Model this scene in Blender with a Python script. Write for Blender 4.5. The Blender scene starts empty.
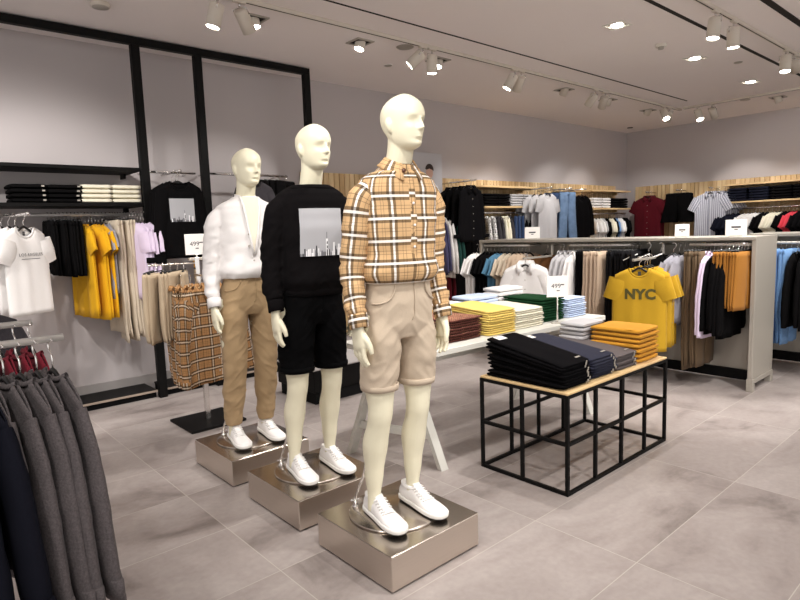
import bpy, math, random
from mathutils import Vector, Matrix, noise
random.seed(7)
S = bpy.context.scene
COL = S.collection
PI = math.pi
def R(d): return math.radians(d)
def V(*a): return Vector(a)
def lerp(a, b, t): return a + (b - a) * t
def interp(tab, x):
    """piecewise linear look-up in a list of (x, value...) rows"""
    if x <= tab[0][0]: return tab[0][1:]
    for p, q in zip(tab, tab[1:]):
        if x <= q[0]:
            t = (x - p[0]) / (q[0] - p[0]); t = t * t * (3 - 2 * t)
            return tuple(lerp(a, b, t) for a, b in zip(p[1:], q[1:]))
    return tab[-1][1:]
ORD = ['first', 'second', 'third', 'fourth', 'fifth', 'sixth', 'seventh', 'eighth', 'ninth', 'tenth', 'eleventh', 'twelfth', 'thirteenth', 'fourteenth', 'fifteenth', 'sixteenth']

# ------------------------------------------------------------------ materials
def srgb(r, g, b):
    def f(c):
        c /= 255.0
        return c / 12.92 if c <= 0.04045 else ((c + 0.055) / 1.055) ** 2.4
    return (f(r), f(g), f(b), 1.0)
def new_mat(name):
    m = bpy.data.materials.new(name); m.use_nodes = True
    nt = m.node_tree; b = nt.nodes['Principled BSDF']
    return m, nt, b
def N(nt, t, **kw):
    n = nt.nodes.new(t)
    for k, v in kw.items(): setattr(n, k, v)
    return n
def plain(name, c, rough=0.5, metal=0.0, spec=0.5, emit=None, es=0.0):
    m, nt, b = new_mat(name)
    b.inputs['Base Color'].default_value = c; b.inputs['Roughness'].default_value = rough
    b.inputs['Metallic'].default_value = metal; b.inputs['Specular IOR Level'].default_value = spec
    if emit: b.inputs['Emission Color'].default_value = emit; b.inputs['Emission Strength'].default_value = es
    return m
def mix_noise(nt, b, c1, c2, scale, detail=4, coord='Object', bump=0.0, bscale=None, stretch=None):
    tc = N(nt, 'ShaderNodeTexCoord'); no = N(nt, 'ShaderNodeTexNoise'); no.inputs['Scale'].default_value = scale; no.inputs['Detail'].default_value = detail
    src = tc.outputs[coord]
    if stretch:
        mp = N(nt, 'ShaderNodeMapping'); mp.inputs['Scale'].default_value = stretch
        nt.links.new(src, mp.inputs[0]); src = mp.outputs[0]
    nt.links.new(src, no.inputs['Vector'])
    mx = N(nt, 'ShaderNodeMix', data_type='RGBA'); mx.inputs[6].default_value = c1; mx.inputs[7].default_value = c2
    nt.links.new(no.outputs['Fac'], mx.inputs[0]); nt.links.new(mx.outputs[2], b.inputs['Base Color'])
    if bump:
        n2 = N(nt, 'ShaderNodeTexNoise'); n2.inputs['Scale'].default_value = bscale or scale; n2.inputs['Detail'].default_value = 3
        nt.links.new(src, n2.inputs['Vector'])
        bp = N(nt, 'ShaderNodeBump'); bp.inputs['Strength'].default_value = bump; bp.inputs['Distance'].default_value = 0.01
        nt.links.new(n2.outputs['Fac'], bp.inputs['Height']); nt.links.new(bp.outputs[0], b.inputs['Normal'])
    return mx
CL = {}
def cloth(r, g, b_, var=0.14, scale=60, rough=0.9, bump=0.12, bscale=18, spec=0.15):
    key = (r, g, b_, var, scale, rough, bump)
    if key in CL: return CL[key]
    m, nt, b = new_mat('fabric'); c = srgb(r, g, b_)
    lo = tuple(x * (1 - var) for x in c[:3]) + (1,); hi = tuple(min(1, x * (1 + var)) for x in c[:3]) + (1,)
    mix_noise(nt, b, lo, hi, scale, 3, bump=bump, bscale=bscale)
    b.inputs['Roughness'].default_value = rough; b.inputs['Specular IOR Level'].default_value = spec
    if r + g + b_ < 130: b.inputs['Specular IOR Level'].default_value = .06
    else: b.inputs['Sheen Weight'].default_value = 0.05
    CL[key] = m
    return m
def ramp(nt, stops):
    r = N(nt, 'ShaderNodeValToRGB'); r.color_ramp.interpolation = 'CONSTANT'
    els = r.color_ramp.elements
    els[0].position = stops[0][0]; els[0].color = stops[0][1]
    els[1].position = stops[1][0]; els[1].color = stops[1][1]
    for p, c in stops[2:]:
        e = els.new(p); e.color = c
    return r
def plaid(name, base, dark, white, P=0.093):
    m, nt, b = new_mat(name)
    tc = N(nt, 'ShaderNodeTexCoord'); sp = N(nt, 'ShaderNodeSeparateXYZ'); nt.links.new(tc.outputs['UV'], sp.inputs[0])
    A = lambda c, a: (c[0], c[1], c[2], a)
    prev = None
    for ax, (ad, aw, at_) in ((0, (.62, .84, .5)), (1, (.66, .76, .5))):
        d = N(nt, 'ShaderNodeMath', operation='DIVIDE'); d.inputs[1].default_value = P; nt.links.new(sp.outputs[ax], d.inputs[0])
        f = N(nt, 'ShaderNodeMath', operation='FRACT'); nt.links.new(d.outputs[0], f.inputs[0])
        o, t, k, w = A(base, 0), A(dark, at_), A(dark, ad), A(white, aw)
        r = ramp(nt, [(0, o), (0.06, t), (0.085, o), (0.305, k), (0.445, w), (0.555, k), (0.695, o), (0.915, t), (0.94, o)])
        nt.links.new(f.outputs[0], r.inputs[0])
        mx = N(nt, 'ShaderNodeMix', data_type='RGBA'); nt.links.new(r.outputs[1], mx.inputs[0]); nt.links.new(r.outputs[0], mx.inputs[7])
        if prev is None: mx.inputs[6].default_value = base
        else: nt.links.new(prev, mx.inputs[6])
        prev = mx.outputs[2]
    nt.links.new(prev, b.inputs['Base Color'])
    b.inputs['Roughness'].default_value = 0.85; b.inputs['Specular IOR Level'].default_value = 0.15
    return m
def uvstripes(name, stops, P, axis=0):
    m, nt, b = new_mat(name)
    tc = N(nt, 'ShaderNodeTexCoord'); sp = N(nt, 'ShaderNodeSeparateXYZ'); nt.links.new(tc.outputs['UV'], sp.inputs[0])
    d = N(nt, 'ShaderNodeMath', operation='DIVIDE'); d.inputs[1].default_value = P; nt.links.new(sp.outputs[axis], d.inputs[0])
    f = N(nt, 'ShaderNodeMath', operation='FRACT'); nt.links.new(d.outputs[0], f.inputs[0])
    r = ramp(nt, stops); nt.links.new(f.outputs[0], r.inputs[0]); nt.links.new(r.outputs[0], b.inputs['Base Color'])
    b.inputs['Roughness'].default_value = 0.88
    return m
def dotted(name, c1, c2, scale, thr=0.35):
    m, nt, b = new_mat(name)
    tc = N(nt, 'ShaderNodeTexCoord'); vo = N(nt, 'ShaderNodeTexVoronoi'); vo.inputs['Scale'].default_value = scale; vo.inputs['Randomness'].default_value = 0.15
    nt.links.new(tc.outputs['Object'], vo.inputs['Vector'])
    r = ramp(nt, [(0, c1), (thr, c2)]); nt.links.new(vo.outputs['Distance'], r.inputs[0]); nt.links.new(r.outputs[0], b.inputs['Base Color'])
    b.inputs['Roughness'].default_value = 0.9
    return m

def floor_mat():
    m, nt, b = new_mat('grey stone tiles')
    tc = N(nt, 'ShaderNodeTexCoord'); mp = N(nt, 'ShaderNodeMapping'); mp.inputs['Location'].default_value = (-0.04, 0.43, 0)
    nt.links.new(tc.outputs['Object'], mp.inputs[0])
    # a slow warp so the clouding runs diagonally
    mp2 = N(nt, 'ShaderNodeMapping'); mp2.inputs['Rotation'].default_value = (0, 0, R(35)); mp2.inputs['Scale'].default_value = (1.0, 1.5, 1)
    # every tile gets its own offset of the clouding
    br0 = N(nt, 'ShaderNodeTexBrick'); br0.offset = 0.0
    for k, v in (('Scale', 1.0), ('Mortar Size', 0.0), ('Brick Width', 1.13), ('Row Height', 0.52)): br0.inputs[k].default_value = v
    br0.inputs['Color1'].default_value = (0, 0, 0, 1); br0.inputs['Color2'].default_value = (1, 1, 1, 1)
    nt.links.new(mp.outputs[0], br0.inputs['Vector'])
    ad = N(nt, 'ShaderNodeVectorMath', operation='MULTIPLY_ADD'); ad.inputs[1].default_value = (7.3, 5.1, 0)
    nt.links.new(br0.outputs['Color'], ad.inputs[0]); nt.links.new(mp.outputs[0], ad.inputs[2])
    nt.links.new(ad.outputs[0], mp2.inputs[0])
    n1 = N(nt, 'ShaderNodeTexNoise'); n1.inputs['Scale'].default_value = 1.5; n1.inputs['Detail'].default_value = 9; n1.inputs['Roughness'].default_value = 0.58; n1.inputs['Distortion'].default_value = 0.9
    nt.links.new(mp2.outputs[0], n1.inputs['Vector'])
    cr = N(nt, 'ShaderNodeValToRGB'); e = cr.color_ramp.elements
    e[0].position = 0.28; e[0].color = srgb(118, 109, 105); e[1].position = 0.74; e[1].color = srgb(175, 166, 162)
    k = e.new(0.44); k.color = srgb(152, 142, 138)
    nt.links.new(n1.outputs['Fac'], cr.inputs[0])
    n2 = N(nt, 'ShaderNodeTexNoise'); n2.inputs['Scale'].default_value = 34; n2.inputs['Detail'].default_value = 5; nt.links.new(mp.outputs[0], n2.inputs['Vector'])
    ov = N(nt, 'ShaderNodeMix', data_type='RGBA', blend_type='OVERLAY'); ov.inputs[0].default_value = 0.14
    nt.links.new(cr.outputs[0], ov.inputs[6]); nt.links.new(n2.outputs['Fac'], ov.inputs[7])
    br = N(nt, 'ShaderNodeTexBrick'); br.offset = 0.0
    for kk, v in (('Scale', 1.0), ('Mortar Size', 0.002), ('Mortar Smooth', 0.1), ('Brick Width', 1.13), ('Row Height', 0.52)): br.inputs[kk].default_value = v
    nt.links.new(mp.outputs[0], br.inputs['Vector'])
    mx = N(nt, 'ShaderNodeMix', data_type='RGBA'); mx.inputs[7].default_value = srgb(184, 177, 169)
    nt.links.new(br.outputs['Fac'], mx.inputs[0]); nt.links.new(ov.outputs[2], mx.inputs[6]); nt.links.new(mx.outputs[2], b.inputs['Base Color'])
    b.inputs['Roughness'].default_value = 0.42; b.inputs['Specular IOR Level'].default_value = 0.35
    bp = N(nt, 'ShaderNodeBump'); bp.inputs['Strength'].default_value = 0.05; nt.links.new(n1.outputs['Fac'], bp.inputs['Height']); nt.links.new(bp.outputs[0], b.inputs['Normal'])
    return m
def wood_mat(name='slatted pale oak', axis=0):
    m, nt, b = new_mat(name)
    tc = N(nt, 'ShaderNodeTexCoord'); sp = N(nt, 'ShaderNodeSeparateXYZ'); nt.links.new(tc.outputs['Object'], sp.inputs[0])
    d = N(nt, 'ShaderNodeMath', operation='DIVIDE'); d.inputs[1].default_value = 0.075; nt.links.new(sp.outputs[axis], d.inputs[0])
    f = N(nt, 'ShaderNodeMath', operation='FLOOR'); nt.links.new(d.outputs[0], f.inputs[0])
    w = N(nt, 'ShaderNodeTexWhiteNoise', noise_dimensions='1D'); nt.links.new(f.outputs[0], w.inputs['W'])
    cr = N(nt, 'ShaderNodeValToRGB'); cr.color_ramp.elements[0].color = srgb(192, 160, 114); cr.color_ramp.elements[1].color = srgb(232, 205, 160)
    nt.links.new(w.outputs['Value'], cr.inputs[0])
    mp = N(nt, 'ShaderNodeMapping'); mp.inputs['Scale'].default_value = (30, 30, 2.5); nt.links.new(tc.outputs['Object'], mp.inputs[0])
    n1 = N(nt, 'ShaderNodeTexNoise'); n1.inputs['Scale'].default_value = 1; n1.inputs['Detail'].default_value = 4; nt.links.new(mp.outputs[0], n1.inputs['Vector'])
    ov = N(nt, 'ShaderNodeMix', data_type='RGBA', blend_type='OVERLAY'); ov.inputs[0].default_value = 0.35
    nt.links.new(cr.outputs[0], ov.inputs[6]); nt.links.new(n1.outputs['Fac'], ov.inputs[7]); nt.links.new(ov.outputs[2], b.inputs['Base Color'])
    b.inputs['Roughness'].default_value = 0.55
    return m
def painted(name, c1, c2, scale=1.5, rough=0.8, bump=0.02):
    m, nt, b = new_mat(name); mix_noise(nt, b, c1, c2, scale, 3, bump=bump, bscale=90); b.inputs['Roughness'].default_value = rough
    b.inputs['Specular IOR Level'].default_value = 0.25
    return m
def brushed(name, c, rough=0.3, stretch=(1, 1, 60)):
    m, nt, b = new_mat(name)
    lo = tuple(x * 0.88 for x in c[:3]) + (1,)
    mix_noise(nt, b, lo, c, 6, 4, stretch=stretch); b.inputs['Metallic'].default_value = 1.0; b.inputs['Roughness'].default_value = rough
    return m
M = dict(
    floor=floor_mat(),
    wall=painted('grey painted plaster', srgb(186, 179, 179), srgb(190, 183, 183)),
    ceil=painted('off-white ceiling paint', srgb(238, 230, 228), srgb(241, 234, 232)),
    base=painted('grey skirting', srgb(150, 145, 143), srgb(156, 151, 149)),
    black=plain('black powder coat', srgb(11, 10, 10), 0.55, spec=0.15),
    blackm=plain('black matt', srgb(10, 10, 11), 0.8, spec=0.2),
    slot=plain('dark slot', srgb(30, 24, 21), 0.9),
    strip=plain('pale front strip', srgb(160, 144, 130), .6),
    silver=plain('satin silver', srgb(206, 204, 202), 0.32, 0.55),
    chrome=plain('chrome', (0.8, 0.78, 0.76, 1), 0.16, 1.0),
    steel=brushed('brushed steel', (0.68, 0.61, 0.54, 1), 0.31),
    steeltop=brushed('brushed steel top', (0.62, 0.56, 0.50, 1), 0.24, (40, 1, 1)),
    greymet=plain('grey lacquered metal', srgb(176, 170, 160), 0.45, 0.3),
    whitemet=plain('white lacquer', srgb(226, 222, 214), 0.4),
    warmwhite=plain('warm white lacquer', srgb(214, 206, 194), 0.45),
    cream=plain('cream mannequin', srgb(232, 226, 200), 0.42, spec=0.4),
    tablewh=plain('white table lacquer', srgb(208, 206, 198), 0.45),
    wood=wood_mat('slatted pale oak', 0), woody=wood_mat('slatted pale oak side', 1),
    woodplain=None, lens=plain('lamp lens', (1, 1, 1, 1), 0.3, emit=(1, 0.95, 0.86, 1), es=22),
    paper=plain('sign card', srgb(238, 234, 230), 0.5), ink=plain('print ink', srgb(70, 68, 70), 0.8),
    lace=plain('laces', srgb(246, 244, 242), 0.8), rubber=plain('white rubber', srgb(240, 238, 234), 0.55), sole=plain('grey outsole', srgb(60, 58, 58), 0.8),
    leather=plain('white leather', srgb(243, 240, 238), 0.5),
    hang=plain('black hanger plastic', srgb(14, 14, 15), 0.4), woodhang=plain('pale wood hanger', srgb(214, 180, 132), 0.5),
    skin=plain('printed skin', srgb(206, 166, 148), 0.6), hair=plain('printed hair', srgb(52, 38, 32), 0.7),
    posterbg=plain('printed grey backdrop', srgb(186, 184, 188), 0.5), printwhite=plain('printed white shirt', srgb(228, 226, 228), 0.5),
    greyprint=plain('grey print', srgb(170, 170, 174), 0.7), darkprint=plain('dark print', srgb(44, 44, 48), 0.7), whiteprint=plain('white print', srgb(232, 232, 234), 0.7), midprint=plain('mid print', srgb(118, 118, 124), 0.7),
)
m_, nt_, b_ = new_mat('pale oak board'); mix_noise(nt_, b_, srgb(206, 172, 122), srgb(226, 196, 148), 3, 5, stretch=(1, 14, 14)); b_.inputs['Roughness'].default_value = 0.5; M['woodplain'] = m_

# ------------------------------------------------------------------ mesh builder
class MB:
    def __init__(s): s.v = []; s.f = []; s.uv = []; s.mi = []
    def add(s, vs, fs, uvs=None, mi=0):
        o = len(s.v); s.v += [Vector(v) for v in vs]
        for k, f in enumerate(fs):
            s.f.append([i + o for i in f]); s.mi.append(mi)
            s.uv.append(uvs[k] if uvs else [(vs[i][0], vs[i][2]) for i in f])
        return s
    def box(s, c, d, bev=0.0, rot=None, mi=0):
        hx, hy, hz = d[0] / 2, d[1] / 2, d[2] / 2; b = min(bev, hx * .9, hy * .9, hz * .9)
        c = Vector(c); T = (lambda p: c + (rot @ Vector(p))) if rot is not None else (lambda p: c + Vector(p))
        if b <= 0:
            P = [T((x * hx, y * hy, z * hz)) for x in (-1, 1) for y in (-1, 1) for z in (-1, 1)]
            return s.add(P, [(0, 1, 3, 2), (4, 6, 7, 5), (0, 4, 5, 1), (2, 3, 7, 6), (0, 2, 6, 4), (1, 5, 7, 3)], mi=mi)
        P = []; idx = {}
        for x in (-1, 1):
            for y in (-1, 1):
                for z in (-1, 1):
                    for a in range(3):
                        q = [x * (hx - b), y * (hy - b), z * (hz - b)]; q[a] = (x, y, z)[a] * (hx, hy, hz)[a]
                        idx[(x, y, z, a)] = len(P); P.append(T(q))
        F = []
        for a in range(3):
            u, w = [(1, 2), (2, 0), (0, 1)][a]
            for sg in (-1, 1):
                q = []
                for (p, r) in ((-1, -1), (1, -1), (1, 1), (-1, 1)):
                    k = [0, 0, 0]; k[a] = sg; k[u] = p; k[w] = r; q.append(idx[(*k, a)])
                F.append(q if sg > 0 else q[::-1])
            for p in (-1, 1):
                for r in (-1, 1):
                    k1 = [0, 0, 0]; k1[u] = p; k1[w] = r; k2 = list(k1); k1[a] = -1; k2[a] = 1
                    q = [idx[(*k1, u)], idx[(*k2, u)], idx[(*k2, w)], idx[(*k1, w)]]
                    F.append(q if p * r < 0 else q[::-1])
        for x in (-1, 1):
            for y in (-1, 1):
                for z in (-1, 1):
                    q = [idx[(x, y, z, 0)], idx[(x, y, z, 1)], idx[(x, y, z, 2)]]
                    F.append(q if x * y * z > 0 else q[::-1])
        return s.add(P, F, mi=mi)
    def loft(s, rings, closed=True, cap0=True, cap1=True, mi=0, v0=0.0, u0=0.0):
        n = len(rings[0]); P = [p for r in rings for p in r]; F = []; U = []
        def per(r): return sum((r[(i + 1) % n] - r[i]).length for i in range(n if closed else n - 1))
        pm = max(per(r) for r in rings) / (n if closed else n - 1)
        vv = [v0]
        for a, b in zip(rings, rings[1:]): vv.append(vv[-1] + sum((q - p).length for p, q in zip(a, b)) / n)
        m = n if closed else n - 1
        for j in range(len(rings) - 1):
            for i in range(m):
                k = (i + 1) % n
                F.append((j * n + i, j * n + k, (j + 1) * n + k, (j + 1) * n + i))
                U.append([(u0 + i * pm, vv[j]), (u0 + (i + 1) * pm, vv[j]), (u0 + (i + 1) * pm, vv[j + 1]), (u0 + i * pm, vv[j + 1])])
        if closed and cap0: F.append(tuple(range(n))[::-1]); U.append([(0, v0)] * n)
        if closed and cap1: F.append(tuple((len(rings) - 1) * n + i for i in range(n))); U.append([(0, vv[-1])] * n)
        return s.add(P, F, U, mi)
    def tube(s, pts, r, n=8, mi=0, ref=None, cap=True, rb=None):
        return s.loft(tube_rings(pts, r, n, ref, rb), True, cap, cap, mi)
    def lathe(s, prof, c=(0, 0, 0), n=24, axis=None, mi=0):
        c = Vector(c); q = Vector((0, 0, 1)).rotation_difference(Vector(axis)) if axis is not None else None
        rings = []
        for r, z in prof:
            ring = [Vector((r * math.cos(2 * PI * i / n), r * math.sin(2 * PI * i / n), z)) for i in range(n)]
            rings.append([c + (q @ p if q else p) for p in ring])
        return s.loft(rings, True, True, True, mi)
    def sheet(s, grid, mi=0, uvs=None):
        n = len(grid[0]); P = [p for r in grid for p in r]; F = []; U = []
        for j in range(len(grid) - 1):
            for i in range(n - 1):
                F.append((j * n + i, j * n + i + 1, (j + 1) * n + i + 1, (j + 1) * n + i))
                if uvs: U.append([uvs[j][i], uvs[j][i + 1], uvs[j + 1][i + 1], uvs[j + 1][i]])
        return s.add(P, F, U if uvs else None, mi)
    def mesh(s, name, mats, smooth=True, weld=None):
        me = bpy.data.meshes.new(name); me.from_pydata([tuple(v) for v in s.v], [], s.f)
        if not isinstance(mats, (list, tuple)): mats = [mats]
        for m in mats: me.materials.append(m)
        ul = me.uv_layers.new(name='UVMap')
        for p, u, k in zip(me.polygons, s.uv, s.mi):
            p.use_smooth = smooth; p.material_index = k
            for li, c in zip(p.loop_indices, u): ul.data[li].uv = c
        if weld:
            import bmesh
            bm = bmesh.new(); bm.from_mesh(me); bmesh.ops.remove_doubles(bm, verts=bm.verts, dist=weld); bm.to_mesh(me); bm.free()
        me.update()
        return me
    def build(s, name, mats, parent=None, smooth=True, weld=None):
        return link(name, s.mesh(name, mats, smooth, weld), parent)
def link(name, me, parent=None):
    o = bpy.data.objects.new(name, me); COL.objects.link(o)
    if parent is not None: o.parent = parent
    return o
def tube_rings(pts, r, n=8, ref=None, rb=None):
    pts = [Vector(p) for p in pts]; m = len(pts)
    rr = list(r) if isinstance(r, (list, tuple)) else [r] * m
    rbb = (list(rb) if isinstance(rb, (list, tuple)) else [rb] * m) if rb is not None else rr
    rings = []; prev = Vector(ref) if ref is not None else None
    for i, p in enumerate(pts):
        t = (pts[min(i + 1, m - 1)] - pts[max(i - 1, 0)]).normalized()
        if prev is None: prev = Vector((0, 0, 1)) if abs(t.z) < 0.9 else Vector((1, 0, 0))
        a = prev - t * prev.dot(t)
        if a.length < 1e-5: a = t.orthogonal()
        a.normalize(); b = t.cross(a); prev = a
        rings.append([p + a * (rr[i] * math.cos(2 * PI * k / n)) + b * (rbb[i] * math.sin(2 * PI * k / n)) for k in range(n)])
    return rings
def smooth_path(pts, k=4):
    """Catmull-Rom through the points"""
    P = [Vector(p) for p in pts]; P = [P[0] * 2 - P[1]] + P + [P[-1] * 2 - P[-2]]; out = []
    for i in range(1, len(P) - 2):
        for j in range(k):
            t = j / k; a, b, c, d = P[i - 1:i + 3]
            out.append(0.5 * ((2 * b) + (c - a) * t + (2 * a - 5 * b + 4 * c - d) * t * t + (3 * b - a - 3 * c + d) * t ** 3))
    return out + [P[-2]]
def smooth_vals(vals, k=4):
    out = []
    for a, b in zip(vals, vals[1:]):
        for j in range(k): t = j / k; t = t * t * (3 - 2 * t); out.append(lerp(a, b, t))
    return out + [vals[-1]]
def tag(o, label=None, cat=None, group=None, kind=None):
    if label: o['label'] = label
    if cat: o['category'] = cat
    if group: o['group'] = group
    if kind: o['kind'] = kind
    return o
def empty(name, loc=(0, 0, 0), rz=0.0):
    o = bpy.data.objects.new(name, None); COL.objects.link(o); o.location = loc; o.rotation_euler = (0, 0, rz); o.empty_display_size = 0.1
    return o
def dup(o, parent=None):
    c = o.copy(); COL.objects.link(c)
    if parent is not None: c.parent = parent
    for ch in list(KIDS.get(o.name, ())): dup_child(ch, c)
    return c
KIDS = {}
def kids_index():
    KIDS.clear()
    for o in COL.objects:
        if o.parent: KIDS.setdefault(o.parent.name, []).append(o)
def dup_child(ch, parent):
    c = ch.copy(); COL.objects.link(c); c.parent = parent
    for g in list(KIDS.get(ch.name, ())): dup_child(g, c)
def tree(o):
    """duplicate o with all its parts (index refreshed)"""
    kids_index(); return dup(o)
def text_mesh(txt, size, extrude=0.0006, align='CENTER', bold=0.0, spacing=1.0):
    cu = bpy.data.curves.new('lettering', 'FONT'); cu.body = txt; cu.size = size; cu.extrude = extrude; cu.align_x = align; cu.align_y = 'CENTER'; cu.offset = bold; cu.space_character = spacing; cu.resolution_u = 3
    o = bpy.data.objects.new('lettering', cu); COL.objects.link(o)
    dg = bpy.context.evaluated_depsgraph_get(); me = bpy.data.meshes.new_from_object(o.evaluated_get(dg))
    bpy.data.objects.remove(o); bpy.data.curves.remove(cu)
    return me
def text_on(name, txt, size, mat, parent, loc, rot, fn=None, **kw):
    me = text_mesh(txt, size, **kw); me.materials.clear(); me.materials.append(mat)
    if fn:
        for v in me.vertices: v.co = fn(v.co)
        o = link(name, me, parent)
    else:
        o = link(name, me, parent); o.location = loc; o.rotation_euler = rot
    return o
# ------------------------------------------------------------------ the room
ZC, YW, XR = 3.18, 5.82, 11.2
def struct(name, mb, mat, label=None, smooth=False):
    o = mb.build(name, mat, None, smooth); o['kind'] = 'structure'
    if label: o['label'] = label
    return o
struct('floor', MB().box(((XR - 3.5) / 2, 1.0, -0.05), (XR + 3.5, 9.8, 0.1)), M['floor'], 'grey clouded stone tile floor of the shop')
struct('ceiling', MB().box(((XR - 3.5) / 2, 1.0, ZC + 0.05), (XR + 3.5, 9.8, 0.1)), M['ceil'], 'plain off-white shop ceiling carrying the lamps')
struct('wall_left', MB().box(((XR - 3.5) / 2, YW + 0.05, ZC / 2), (XR + 3.5, 0.1, ZC + .02)), M['wall'], 'long grey plastered wall behind the black frame')
struct('wall_right', MB().box((XR + 0.05, 1.0, ZC / 2), (0.1, 9.8, ZC + .02)), M['wall'], 'grey plastered far wall right of the room corner')
struct('baseboard_left', MB().box((0.1, YW - 0.008, 0.075), (7.0, 0.016, 0.15), 0.003), M['base'], 'grey skirting along the wall behind the black frame')
# oak slat cladding
def slats(axis, a0, a1, z0, z1, at, sgn):
    mb = MB(); n = int((a1 - a0) / 0.075)
    if axis == 0: mb.box(((a0 + a1) / 2, at, (z0 + z1) / 2), (a1 - a0, 0.02, z1 - z0))
    else: mb.box((at, (a0 + a1) / 2, (z0 + z1) / 2), (0.02, a1 - a0, z1 - z0))
    k0 = math.ceil(a0 / 0.075); k1 = math.floor(a1 / 0.075)
    for k in range(k0, k1):
        c = (k + 0.5) * 0.075
        if axis == 0: mb.box((c, at + sgn * 0.018, (z0 + z1) / 2), (0.066, 0.022, z1 - z0), 0.004)
        else: mb.box((at + sgn * 0.018, c, (z0 + z1) / 2), (0.022, 0.066, z1 - z0), 0.004)
    return mb
struct('trim_1', slats(0, 3.68, 10.72, 0.2, 2.145, YW - 0.02, -1), M['wood'], 'pale oak slat cladding on the left wall')
struct('trim_2', slats(1, -3.5, 5.62, 0.2, 2.125, XR - 0.02, -1), M['woody'], 'pale oak slat cladding on the far right wall')
# dark slots in the ceiling
struct('trim_3', MB().box((3.5, 3.79, ZC - 0.002), (11.1, 0.016, 0.006)), M['slot'], 'thin dark slot in the ceiling ending near the corner')
struct('trim_4', MB().box((3.9, 2.30, ZC - 0.002), (14.0, 0.035, 0.006)), M['slot'], 'dark ceiling slot beside the right lamp track')
struct('trim_5', MB().box((3.9, 1.715, ZC - 0.003), (14.0, 0.055, 0.008)), M['slot'], 'widest dark ceiling slot at the top right corner')

# ------------------------------------------------------------------ lamp tracks and lamps
def track(name, a, b, label):
    a, b = Vector(a), Vector(b); d = b - a; L = d.length; ang = math.atan2(d.y, d.x)
    r = empty(name, (a + b) / 2, ang); tag(r, label, 'lamp track', 'white lamp tracks on the ceiling')
    MB().box((0, 0, 0), (L, 0.036, 0.03), 0.003).build('rail', M['warmwhite'], r, False)
    MB().box((0, 0, -0.0155), (L - 0.04, 0.008, 0.003)).build('groove', M['slot'], r, False)
    return r
track('lamp_track', (-1.0, 4.12, ZC - 0.015), (9.62, 4.12, ZC - 0.015), 'white lamp track running along the left wall to the corner')
track('lamp_track', (0.5, 2.03, ZC - 0.015), (10.6, 2.03, ZC - 0.015), 'white lamp track between the two dark slots at top right')
track('lamp_track', (9.52, 4.04, ZC - 0.015), (9.52, -2.5, ZC - 0.015), 'white lamp track running parallel to the far right wall')
SPOTS = []
def spot(x, y, aim, label, energy=60, drop=0.05, size=62, blend=0.55, power=True, gimbal=False):
    """cylinder head pointing at aim; root sits at the ceiling"""
    r = empty('gimbal_downlight' if gimbal else 'track_spotlight', (x, y, ZC - (0 if gimbal else 0.03)))
    tag(r, label, 'spotlight', 'recessed swivel lamps in the ceiling' if gimbal else 'cylinder spotlights on the lamp tracks')
    z0 = ZC - (0 if gimbal else 0.03)
    pv = Vector((0, 0, -drop)); d = (Vector(aim) - (Vector((x, y, z0)) + pv)).normalized()
    L = 0.115 if gimbal else 0.17; rad = 0.048 if gimbal else 0.052
    if gimbal:
        mb = MB(); w = 0.085
        for s_ in (-1, 1): mb.box((0, s_ * w, -0.004), (2 * w + 0.02, 0.02, 0.012)); mb.box((s_ * w, 0, -0.004), (0.02, 2 * w - .02, 0.012))
        mb.build('frame', M['greymet'], r, False)
        MB().box((0, 0, -0.001), (2 * w - .02, 2 * w - .02, 0.003)).build('recess', M['slot'], r, False)
        st, en = pv - d * 0.06, pv + d * 0.055
    else:
        MB().box((0, 0, -0.006), (0.10, 0.034, 0.016), 0.003).build('adapter', M['warmwhite'], r, False)
        mb = MB(); mb.tube([(0, 0, -0.01), (0, 0, -drop + .01)], 0.008, 8)
        s2 = d.cross(Vector((0, 0, 1)));  s2 = s2.normalized() if s2.length > .01 else Vector((1, 0, 0))
        mb.tube([pv + s2 * 0.056 + d * 0.05, pv + s2 * 0.056, pv + Vector((0, 0, .006)), pv - s2 * 0.056, pv - s2 * 0.056 + d * 0.05], 0.005, 6)
        mb.build('bracket', M['chrome'], r)
        st, en = pv + d * 0.005, pv + d * (0.005 + L)
    q = Vector((0, 0, 1)).rotation_difference(d)
    def ln(mbx, prof, c): mbx.lathe(prof, c, 28, d); return mbx
    ll = (en - st).length
    ln(MB(), [(rad * .75, 0), (rad * .97, 0.006), (rad, 0.016), (rad, ll), (rad * .93, ll), (rad * .90, ll - .012), (0.004, ll - .012)], st).build('lamp_body', M['warmwhite'], r)
    lens = ln(MB(), [(0.002, ll - .010), (rad * .88, ll - .010), (rad * .88, ll - .007), (0.002, ll - .004)], st).build('lens', M['lens'], r)
    if power: SPOTS.append((Vector((x, y, z0)) + en + d * 0.012, d, energy, size, blend))
    return r
def downlight(x, y, label):
    r = empty('square_downlight', (x, y, ZC)); tag(r, label, 'downlight', 'square downlights flush in the ceiling')
    mb = MB(); w = 0.085
    for s_ in (-1, 1): mb.box((0, s_ * w, -0.003), (2 * w + 0.02, 0.02, 0.01), .002); mb.box((s_ * w, 0, -0.003), (0.02, 2 * w - .02, 0.01), .002)
    mb.build('frame', M['whitemet'], r, False)
    MB().box((0, 0, -0.001), (2 * w - .02, 2 * w - .02, 0.003)).build('recess', M['greymet'], r, False)
    MB().lathe([(0.052, 0.0), (0.052, -0.008), (0.046, -0.010), (0.004, -0.009)], (0, 0, 0), 24).build('lens', M['lens'], r)
    SPOTS.append((Vector((x, y, ZC - 0.03)), Vector((0, 0, -1)), 55, 95, 0.7))
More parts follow.
